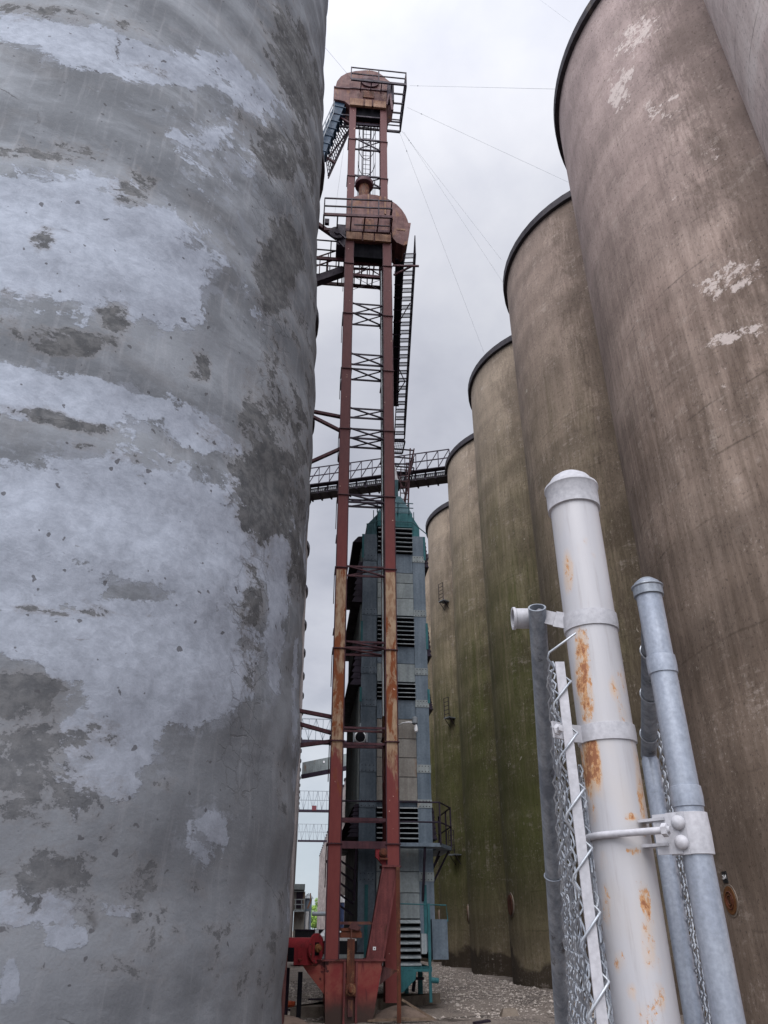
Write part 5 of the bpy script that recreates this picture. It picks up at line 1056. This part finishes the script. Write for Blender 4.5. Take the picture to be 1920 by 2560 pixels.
# truck
Ytr = 40; p = A('ZF',920,1500,Ytr); k_ = (A('ZF',960,1500,Ytr)-A('ZF',800,1500,Ytr)).x; x0 = A('ZF',800,1500,Ytr).x; zr = A('ZF',930,1420,Ytr).z
trk = thing('truck', 'white truck with dark windscreen and roof lights half hidden by the red leg', 'truck', (x0+1.1, Ytr, 0)); zh = A('ZF',900,1610,Ytr).z
W_ = 2.1; mb = MB(); mb.hexa([(x0-.02,Ytr,zh),(x0+W_,Ytr,zh),(x0+W_,Ytr+1.9,zh),(x0-.02,Ytr+1.9,zh)], [(x0+.30,Ytr+.5,zr),(x0+W_-.32,Ytr+.5,zr),(x0+W_-.32,Ytr+1.8,zr),(x0+.30,Ytr+1.8,zr)]); mb.box((x0,Ytr-1.1,zh-.18),(x0+W_,Ytr+4.2,zh-.004)); mb.build('body', M['white_car'], trk)
MB().hexa([(x0+.22,Ytr-.004+.12,zh+.10),(x0+W_-.22,Ytr+.116,zh+.10),(x0+W_-.22,Ytr+.15,zh+.10),(x0+.22,Ytr+.15,zh+.10)], [(x0+.40,Ytr+.39,zr-.10),(x0+W_-.42,Ytr+.39,zr-.10),(x0+W_-.42,Ytr+.43,zr-.10),(x0+.40,Ytr+.43,zr-.10)]).build('windscreen', M['glass'], trk)
MB().box((x0+.02,Ytr-1.12,.45),(x0+W_-.02,Ytr+4.0,zh-.19)).build('grille', M['black_car'], trk); mb = MB()
for k in range(4): mb.box((x0+.42+k*.36,Ytr+.5,zr+.002),(x0+.52+k*.36,Ytr+.6,zr+.06))
pieces(mb, 'roof_light', M['black_car'], trk); MB().box((x0-.22,Ytr-.1,zh-.05),(x0-.06,Ytr+.05,zh+.26)).build('mirror', M['white_car'], trk); MB().box((x0+.05,Ytr-1.2,.62),(x0+W_-.05,Ytr-1.13,.78)).build('bumper', M['slat'], trk)
for x in (x0+.2, x0+W_-.2):
    for y in (Ytr-.4, Ytr+3.0): MB().lathe((x-.13,y,.42), [(.25,0),(.42,.02),(.42,.24),(.25,.26)], 20, (1,0,0)).build('wheel', M['black_hole'], trk, 40)
# blue tank behind the red leg
Ybt = 70; a, b = A('Z5',590,470,Ybt), A('Z5',622,600,Ybt); bt_ = thing('blue_tank', 'dark blue tank with white top rail seen between the red leg and the dryer', 'tank', ((a.x+b.x)/2, Ybt, 0))
MB().lathe(((a.x+b.x)/2,Ybt,0), [((b.x-a.x)/2,0),((b.x-a.x)/2,a.z),(.001,a.z+.3)], 20).build('shell', simple('blue_paint', C(44,58,92), C(34,46,76), 1), bt_, 40); mb = MB(); rt = (b.x-a.x)/2
for k in range(10): an = k*math.pi/5; mb.tube([((a.x+b.x)/2+rt*math.cos(an),Ybt+rt*math.sin(an),a.z),((a.x+b.x)/2+rt*math.cos(an),Ybt+rt*math.sin(an),a.z+.5)], .05, 6)
mb.build('top_rail', M['sign_white'], bt_)
# trees at the end
def tree(x, y, h_, r_, label, seed):
    rs = random.Random(seed); t = thing('tree', label, 'tree', (x, y, 0), 'trees at the end of the alley'); mb = MB(); mb.tube([(x,y,-.1),(x+.1,y,h_*.3),(x-.1,y+.1,h_*.6)], [.28,.2,.1], 8)
    cl_ = []
    for k in range(7):
        an = rs.uniform(0,6.28); q = Vector((x+math.cos(an)*r_*.6, y+math.sin(an)*r_*.6, h_*rs.uniform(.5,.85))); mb.tube([(x,y,h_*.3),(x+(q.x-x)*.5,y+(q.y-y)*.5,h_*.3+(q.z-h_*.3)*.6),q], [.12,.07,.03], 6)
    mb.build('trunk', M['bark'], t, 60); lf = MB()
    for k in range(46):
        an, el_ = rs.uniform(0,6.28), rs.uniform(-.9,1.2); rr_ = r_*rs.uniform(.25,1.0); c_ = Vector((x+math.cos(an)*math.cos(el_)*rr_, y+math.sin(an)*math.cos(el_)*rr_, h_*.62+math.sin(el_)*h_*.36*rs.uniform(.5,1))); s_ = r_*rs.uniform(.18,.34)
        for i in range(70):
            o_ = Vector((rs.gauss(0,1),rs.gauss(0,1),rs.gauss(0,.8))); o_ = o_.normalized()*s_*rs.random()**.4; a_ = Vector((rs.gauss(0,1),rs.gauss(0,1),rs.gauss(0,1))).normalized(); b_ = a_.orthogonal().normalized(); w_ = r_*.055
            q = c_+o_; lf.add([q-a_*w_*1.6, q+b_*w_*.7, q+a_*w_*1.6, q-b_*w_*.7], [(0,1,2,3)])
    lf.build('crown', M['leaf'], t)
tree(at(786,2330,350).x, 350, 8.5, 4.2, 'bright green leafy tree low in the gap at the end of the alley', 3)
tree(at(788,2330,380).x+1, 385, 14.5, 4.6, 'taller pale green tree showing above the far pipe', 8)
tree(at(776,2330,360).x-2, 365, 9, 4.5, 'green tree partly hidden behind the steel bin', 12)

# ------------------------------------------------------------------ gate and chain-link fence in the foreground
FP, FG = 1.87, 1.76
pc = rf(.547, FP, 0); RP = .0665; zcap = cf(1236*K, 1020*K, FP).z
fence_post = thing('fence_post', 'thick white painted steel fence post with domed cap and orange rust stains', 'fence post', (pc.x, pc.y, 0))
def post_mesh():
    th = np.linspace(0, 2*np.pi, 65); zs = np.linspace(0, zcap-.06, 260); T, Zz = np.meshgrid(th, zs); V = np.stack([RP*np.sin(T), RP*np.cos(T), Zz], -1).reshape(-1,3); F = []
    for j in range(len(zs)-1): b = j*65; F += [(b+i, b+i+1, b+66+i, b+65+i) for i in range(64)]
    me = bpy.data.meshes.new('shaft'); me.from_pydata(V.tolist(), [], F); me.update()
    W = V+np.array([pc.x, pc.y, 0]); RUST = [(1240,1190,22,34,0,.75),(1262,1390,10,40,-4,.9),(1300,1560,14,30,0,.6),(1345,1540,14,40,-4,.9),(1372,1620,12,60,-6,1),(1390,1780,10,40,-6,.9),(1270,1600,12,30,0,1),(1310,1950,12,60,-6,.7),(1395,1960,12,46,-6,.9),(1425,2150,16,40,-6,.9),(1340,2080,14,26,0,.6),(1365,1765,16,10,0,1.2),(1372,1838,18,10,0,1.2),(1285,1200,10,16,0,.8),(1265,1165,8,10,0,.9),(1228,1235,14,55,0,1),(1255,1440,16,90,-4,1.15),(1268,1500,16,60,-4,1),(1335,1480,22,36,0,1.1),(1280,1660,22,70,-6,1.35),(1286,1740,16,50,0,.9),(1383,1690,10,90,-8,1.3),(1300,1860,14,30,0,.8),(1400,2040,18,60,-6,1.1),(1418,2090,22,30,0,.8),(1365,2140,16,20,0,.8),(1400,2180,30,40,0,.6),(1270,1150,14,60,0,.5)]
    a = me.attributes.new('rust', 'FLOAT', 'POINT'); a.data.foreach_set('value', blots(RUST)(W).astype(np.float32))
    me.materials.append(M['post']); me.shade_smooth(); o = bpy.data.objects.new('shaft', me); COL.objects.link(o); o.parent = fence_post
    bm = bmesh.new(); bm.from_mesh(me); bmesh.ops.remove_doubles(bm, verts=bm.verts, dist=1e-6); bmesh.ops.recalc_face_normals(bm, faces=bm.faces); bm.to_mesh(me); bm.free()
post_mesh()
zb0 = cf(1240*K, 1078*K, FP-.07).z
def cap_prof(r, h): k = r/.0665; return [(r+.001,0),(r+.004+.003*k,.001),(r+.004+.003*k,h),(r+.006+.005*k,h+.006*k),(r+.006+.004*k,h+.013*k),(r*.97,h+.026*k),(r*.82,h+.042*k),(r*.55,h+.056*k),(r*.25,h+.062*k),(.001,h+.064*k)]
MB().lathe((pc.x,pc.y,zb0), cap_prof(RP, max(.03, zcap-.07-zb0)), 48).build('cap', M['white_paint'], fence_post, 35)
def ring_band(c, r, z0, z1, mat_, parent, name='band', t=.004, a0=0, a1=2*math.pi, n_=40, sm=35):
    mb = MB(); mb.lathe((c.x,c.y,0), [(r+.0006,z0),(r+t,z0+.001),(r+t+.001,(z0+z1)/2),(r+t,z1-.001),(r+.0006,z1)], n_); return mb.build(name, mat_, parent, sm)
left = rf(-1,0,0)-rf(0,0,0); right = -left; fwdv = rf(0,1,0)-rf(0,0,0)
# brace band with rail-end cup
zbb = cf(1265*K, 1335*K, FP-.05).z; bb = ring_band(pc, RP, zbb-.022, zbb+.022, M['white_paint'], fence_post, 'brace_band')
cupc = cf(1132*K, 1336*K, 1.95); armA = pc+left*(RP+.002)+Vector((0,0,zbb))-fwdv*.015; armB = cupc+right*.045-fwdv*.03
mb = MB(); mb.beam(armA+right*.03, armA.lerp(armB,.45), .006, .042); mb.beam(armA.lerp(armB,.45), armB+left*.02, .006, .036); mb.build('brace_arm', M['white_paint'], bb)
MB().lathe(cupc+right*.035, [(.001,0),(.026,.001),(.028,.006),(.028,.058),(.0315,.060),(.0315,.067),(.025,.067),(.025,.015),(.001,.014)], 28, tuple(left)).build('rail_cup', M['white_paint'], bb, 35)
mb = MB(); mb.lathe(armB-fwdv*.004, [(.012,0),(.011,.008),(.001,.012)], 12, tuple(-fwdv)); mb.lathe(armB+Vector((0,0,-.008))-fwdv*.0, [(.008,0),(.007,.02),(.001,.021)], 6, tuple(-fwdv)); mb.build('bolt', M['white_paint'], bb, 35)
# tension band with bolt
ztb = cf(1300*K, 1578*K, FP-.06).z; tb_ = ring_band(pc, RP, ztb-.021, ztb+.021, M['white_paint'], fence_post, 'tension_band')
e0 = cf(1195*K, 1576*K, 1.78); e1 = pc+left*(RP+.001)-fwdv*.01; e1.z = ztb; e0.z = ztb-.004
mb = MB(); mb.beam(e1+right*.025, e1.lerp(e0,.30), .006, .041); mb.beam(e1.lerp(e0,.28), e0, .006, .038); mb.build('band_tail', M['white_paint'], tb_)
bq = cf(1204*K, 1577*K, 1.77); mb = MB(); mb.lathe(bq-fwdv*.002, [(.0135,0),(.0135,.007),(.010,.008),(.0075,.009),(.0075,.020),(.001,.021)], 6, tuple(-fwdv-left*.25)); mb.build('bolt', M['white_paint'], tb_)
# chain-link fabric
def fabric(o, du, width, z0, z1, a=.036, r=.0024, t=.0055, n=6, jitter=0, seed=1):
    rs = random.Random(seed); mb = MB(); du = du.normalized(); nn_ = Vector((-du.y, du.x, 0)); ncol = int(width/a)
    for i in range(ncol):
        pts_ = []; nz = int((z1-z0)/a)
        for k in range(nz+1):
            side = (k+i) % 2; z = z0+k*a
            if i % 2 and False: pass
            u_ = i*a + side*a*1.08 - .04*a; pts_.append(o + du*u_ + Vector((0,0,z)))
            if k < nz: d_ = 1 if side else -1; pts_.append(o + du*(i*a+.5*a) + nn_*t*d_ + Vector((0,0,z+.5*a)))
        # round the bends a little
        if jitter: pts_ = [p_ + nn_*rs.uniform(-jitter, jitter) for p_ in pts_]
        mb.tube(pts_, r, n)
    return mb
bar0, bar1 = cf(1216*K, 1430*K, 1.80), cf(1292*K, 2212*K, 1.80); rb_ = (Vector((bar0.x,bar0.y,0))+Vector((bar1.x,bar1.y,0)))/2
fdir = (rf(.17,1.06,0)-rf(0,0,0)).normalized()
CF = thing('chain_link_fence', 'edge-on galvanised chain-link fabric beside the thick white post, laced on a flat white bar', 'fence', (rb_.x, rb_.y, 0))
# first wire is pulled round the flat bar in long diagonals, as the photograph shows
MB().beam((rb_.x,rb_.y,.3), (rb_.x,rb_.y,bar0.z), .0225, .006, tuple(fwdv)).build('tension_bar', M['white_paint'], CF)
o_ = rb_ + fwdv*.012 + right*.030
fabric(Vector((rb_.x,rb_.y,0))+fwdv*.02+left*.012, fdir, 1.5, .25, bar0.z+.04, .036, .0023, .0055, 6, .005, 21).build('fabric', M['wire'], CF, 60)
mb = MB(); zz_ = bar0.z+.045; pts_ = [Vector((rb_.x,rb_.y,zz_+.03))+right*.05-fwdv*.0]; sgn = -1
zc_ = zz_
while zc_ > .35:
    pts_ += [Vector((rb_.x,rb_.y,zc_-.022))+left*.024-fwdv*.004, Vector((rb_.x,rb_.y,zc_-.034))+left*.027+fwdv*.006, Vector((rb_.x,rb_.y,zc_-.060))+left*.008+fwdv*.016, Vector((rb_.x,rb_.y,zc_-.088))+right*.022+fwdv*.012, Vector((rb_.x,rb_.y,zc_-.094))+right*.024+fwdv*.002, Vector((rb_.x,rb_.y,zc_-.1005))+right*.016-fwdv*.008]; zc_ -= .125
mb.tube(pts_, .0027, 8); mb.build('selvage_wire', M['wire'], CF, 60)
fabric(Vector((rb_.x,rb_.y,0))+fwdv*.055+right*.030, (fdir+right*.10), .55, .25, bar0.z-.22, .034, .0022, .005, 6, .004, 4).build('fabric', M['wire'], CF, 60)
# loose top rail hanging down along the fabric
pt, pbm = cf(1160*K, 1312*K, 1.888), cf(1215*K, 2212*K, 2.947); dd_ = (pbm-pt).normalized(); pend = pt + dd_*((pt.z-.05)/-dd_.z)
FR = thing('fence_rail', 'dark grey open-ended fence pipe slanting down left of the chain-link', 'pipe', (pend.x, pend.y, 0))
mb = MB(); Lp = (pend-pt).length; mb.lathe(pt, [(.0195,.10),(.0195,0),(.0240,0),(.0240,.02),(.0242,Lp*.5),(.0240,Lp)], 32, tuple(dd_)); mb.build('pipe', M['galv'], FR, 40)
tw = pt+dd_*cf(1190*K,1815*K,2.4).z*0; s_t = .62*(pbm-pt).length*.86; ctr = pt.lerp(pbm, .60); a1 = dd_.cross(Vector((0,0,1))).normalized(); a2 = a1.cross(dd_)
MB().tube([ctr + (a1*math.cos(t_*.35)+a2*math.sin(t_*.35))*.027 + dd_*.004*math.sin(t_*.35) for t_ in range(19)], .0022, 6).build('wire_tie', M['wire'], FR, 60)

# gate: near upright with cap, top rail, far upright, fabric, hinge
gc = rf(.383*FG, FG, 0); RG = .0312; zg = cf(1399*K, 1237*K, FG).z
GT = thing('chain_link_gate', 'open galvanised chain-link gate with capped upright, hung on the thick white post', 'gate', (gc.x, gc.y, 0))
MB().lathe((gc.x,gc.y,0), [(RG,.08),(RG,zg-.03)], 40).build('upright', M['galv_blue'], GT, 40)
zg0 = cf(1399*K, 1279*K, FG-.03).z; MB().lathe((gc.x,gc.y,zg0), cap_prof(RG, max(.02,zg-.045-zg0)), 40).build('cap', M['galv'], GT, 35)
for y in (1415, 1703): z = cf((1420 if y < 1500 else 1480)*K, (y+14)*K, FG-.03).z; ring_band(gc, RG, z-.022, z+.022, M['galv_blue'], GT, 'band', .003)
ge = rf(.834, 2.42, 0); gdir = (ge-gc).normalized(); zrl = 2.20
rA = gc + gdir*.03 + Vector((0,0,2.40)); rB = ge + Vector((0,0,zrl-.01))
tr = MB().lathe(rA, [(.0235,0),(.0240,.01),(.0240,(rB-rA).length+.02),(.020,(rB-rA).length+.02),(.020,(rB-rA).length-.05)], 28, tuple((rB-rA).normalized())).build('top_rail', M['galv'], GT, 40)
aa = gdir.cross(Vector((0,0,1))).normalized()
for f_ in (.22, .52, .84): c_ = rA.lerp(rB, f_); MB().tube([c_ + (aa*math.cos(t_*.35)+Vector((0,0,1))*math.sin(t_*.35))*.0265 + gdir*.006*math.sin(t_*.35+1) for t_ in range(19)], .002, 6).build('wire_tie', M['wire'], tr, 60)
mb = MB(); mb.lathe((ge.x,ge.y,0), [(.026,.08),(.026,zrl-.035),(.020,zrl-.02)], 28); mb.build('upright', M['galv_blue'], GT, 40)
mb = MB(); MB().tube([(gc.x,gc.y,.11),(ge.x,ge.y,.11)], .022, 16).build('bottom_rail', M['galv'], GT, 40)
outv = Vector((gdir.y, -gdir.x, 0))
fabric(gc + outv*(RG-.004) + gdir*.002, gdir, .66, .12, zrl+.05, .036, .0023, .0055, 6, 0, 7).build('fabric', M['wire'], GT, 60)
fabric(ge + outv*.030 - gdir*.03, gdir+outv*.0, .12, .12, zrl-.05, .030, .0022, .006, 6, .004, 9).build('fabric', M['wire'], GT, 60)
# hinge
zh0 = cf(1480*K, 1845*K, FG-.03).z; zh1 = cf(1480*K, 1752*K, FG-.03).z; zhm = (zh0+zh1)/2
hg = ring_band(gc, RG, zh0, zh1, M['white_paint'], GT, 'hinge_clamp', .005)
hd_ = (pc-gc); hd_.z = 0; gap = hd_.length; hd_.normalize(); hs = Vector((-hd_.y, hd_.x, 0)); hs = hs if hs.dot(fwdv) < 0 else -hs     # hs points to the camera side
pa = gc + hd_*(RG+.012)
def V3(p_, z): return Vector((p_.x, p_.y, z))
mb = MB(); mb.hexa([V3(gc+hs*(RG+.0075),zh0),V3(gc+hs*(RG+.0015),zh0),V3(pa+hs*(RG-.008),zh0),V3(pa+hs*(RG+.0005),zh0)], [V3(gc+hs*(RG+.0075),zh1),V3(gc+hs*(RG+.0015),zh1),V3(pa+hs*(RG-.008),zh1),V3(pa+hs*(RG+.0005),zh1)])
mb.beam(V3(pa+hs*(RG+.004),zh0+.002), V3(pa+hs*(RG+.004),zh1-.002), .055, .006, tuple(hs)); mb.build('hinge_plate', M['white_paint'], hg)
mb = MB()
for z in (zh1-.012, zh0+.022): a_ = V3(pa+hs*(RG-.006), z); mb.hexa([a_-hs*.004+Vector((0,0,-.003)), a_+hs*.020+Vector((0,0,-.003)), a_+hs*.012+hd_*.062+Vector((0,0,-.003)), a_-hs*.022+hd_*.058+Vector((0,0,-.003))], [a_-hs*.004+Vector((0,0,.003)), a_+hs*.020+Vector((0,0,.003)), a_+hs*.012+hd_*.062+Vector((0,0,.003)), a_-hs*.022+hd_*.058+Vector((0,0,.003))])
pieces(mb, 'hinge_jaw', M['white_paint'], hg); mb = MB()
for z in (zh1-.022, zh0+.024): mb.lathe(V3(gc+hs*(RG+.0075)+hd_*.014, z), [(.015,0),(.0145,.005),(.010,.010),(.001,.012)], 18, tuple(hs))
pieces(mb, 'carriage_bolt', M['white_paint'], hg, 40)
# J bolt round the post
jb = []; a_st = math.atan2(hs.y, hs.x); rj = RP+.0075
base_ang = math.atan2((-hd_).y, (-hd_).x)
for k in range(25): an = a_st + (math.pi*1.15)*(1 if (math.cos(a_st+.1)*(-hd_).x+math.sin(a_st+.1)*(-hd_).y) < (math.cos(a_st-.1)*(-hd_).x+math.sin(a_st-.1)*(-hd_).y) else -1)*k/24; jb.append(V3(pc,zhm+.004)+Vector((math.cos(an),math.sin(an),0))*rj)
tail = V3(pc+hs*rj, zhm+.004); jb = [tail-hd_*(gap-.02), tail-hd_*.08, tail-hd_*.03] + jb
MB().tube(jb, .0075, 12).build('hinge_bolt', M['white_paint'], hg, 60)
mb = MB(); mb.lathe(V3(pc+hs*rj-hd_*(gap-RG-.006), zhm+.004), [(.014,0),(.014,.011),(.0075,.012)], 6, tuple(-hd_)); mb.build('hinge_nut', M['white_paint'], hg)
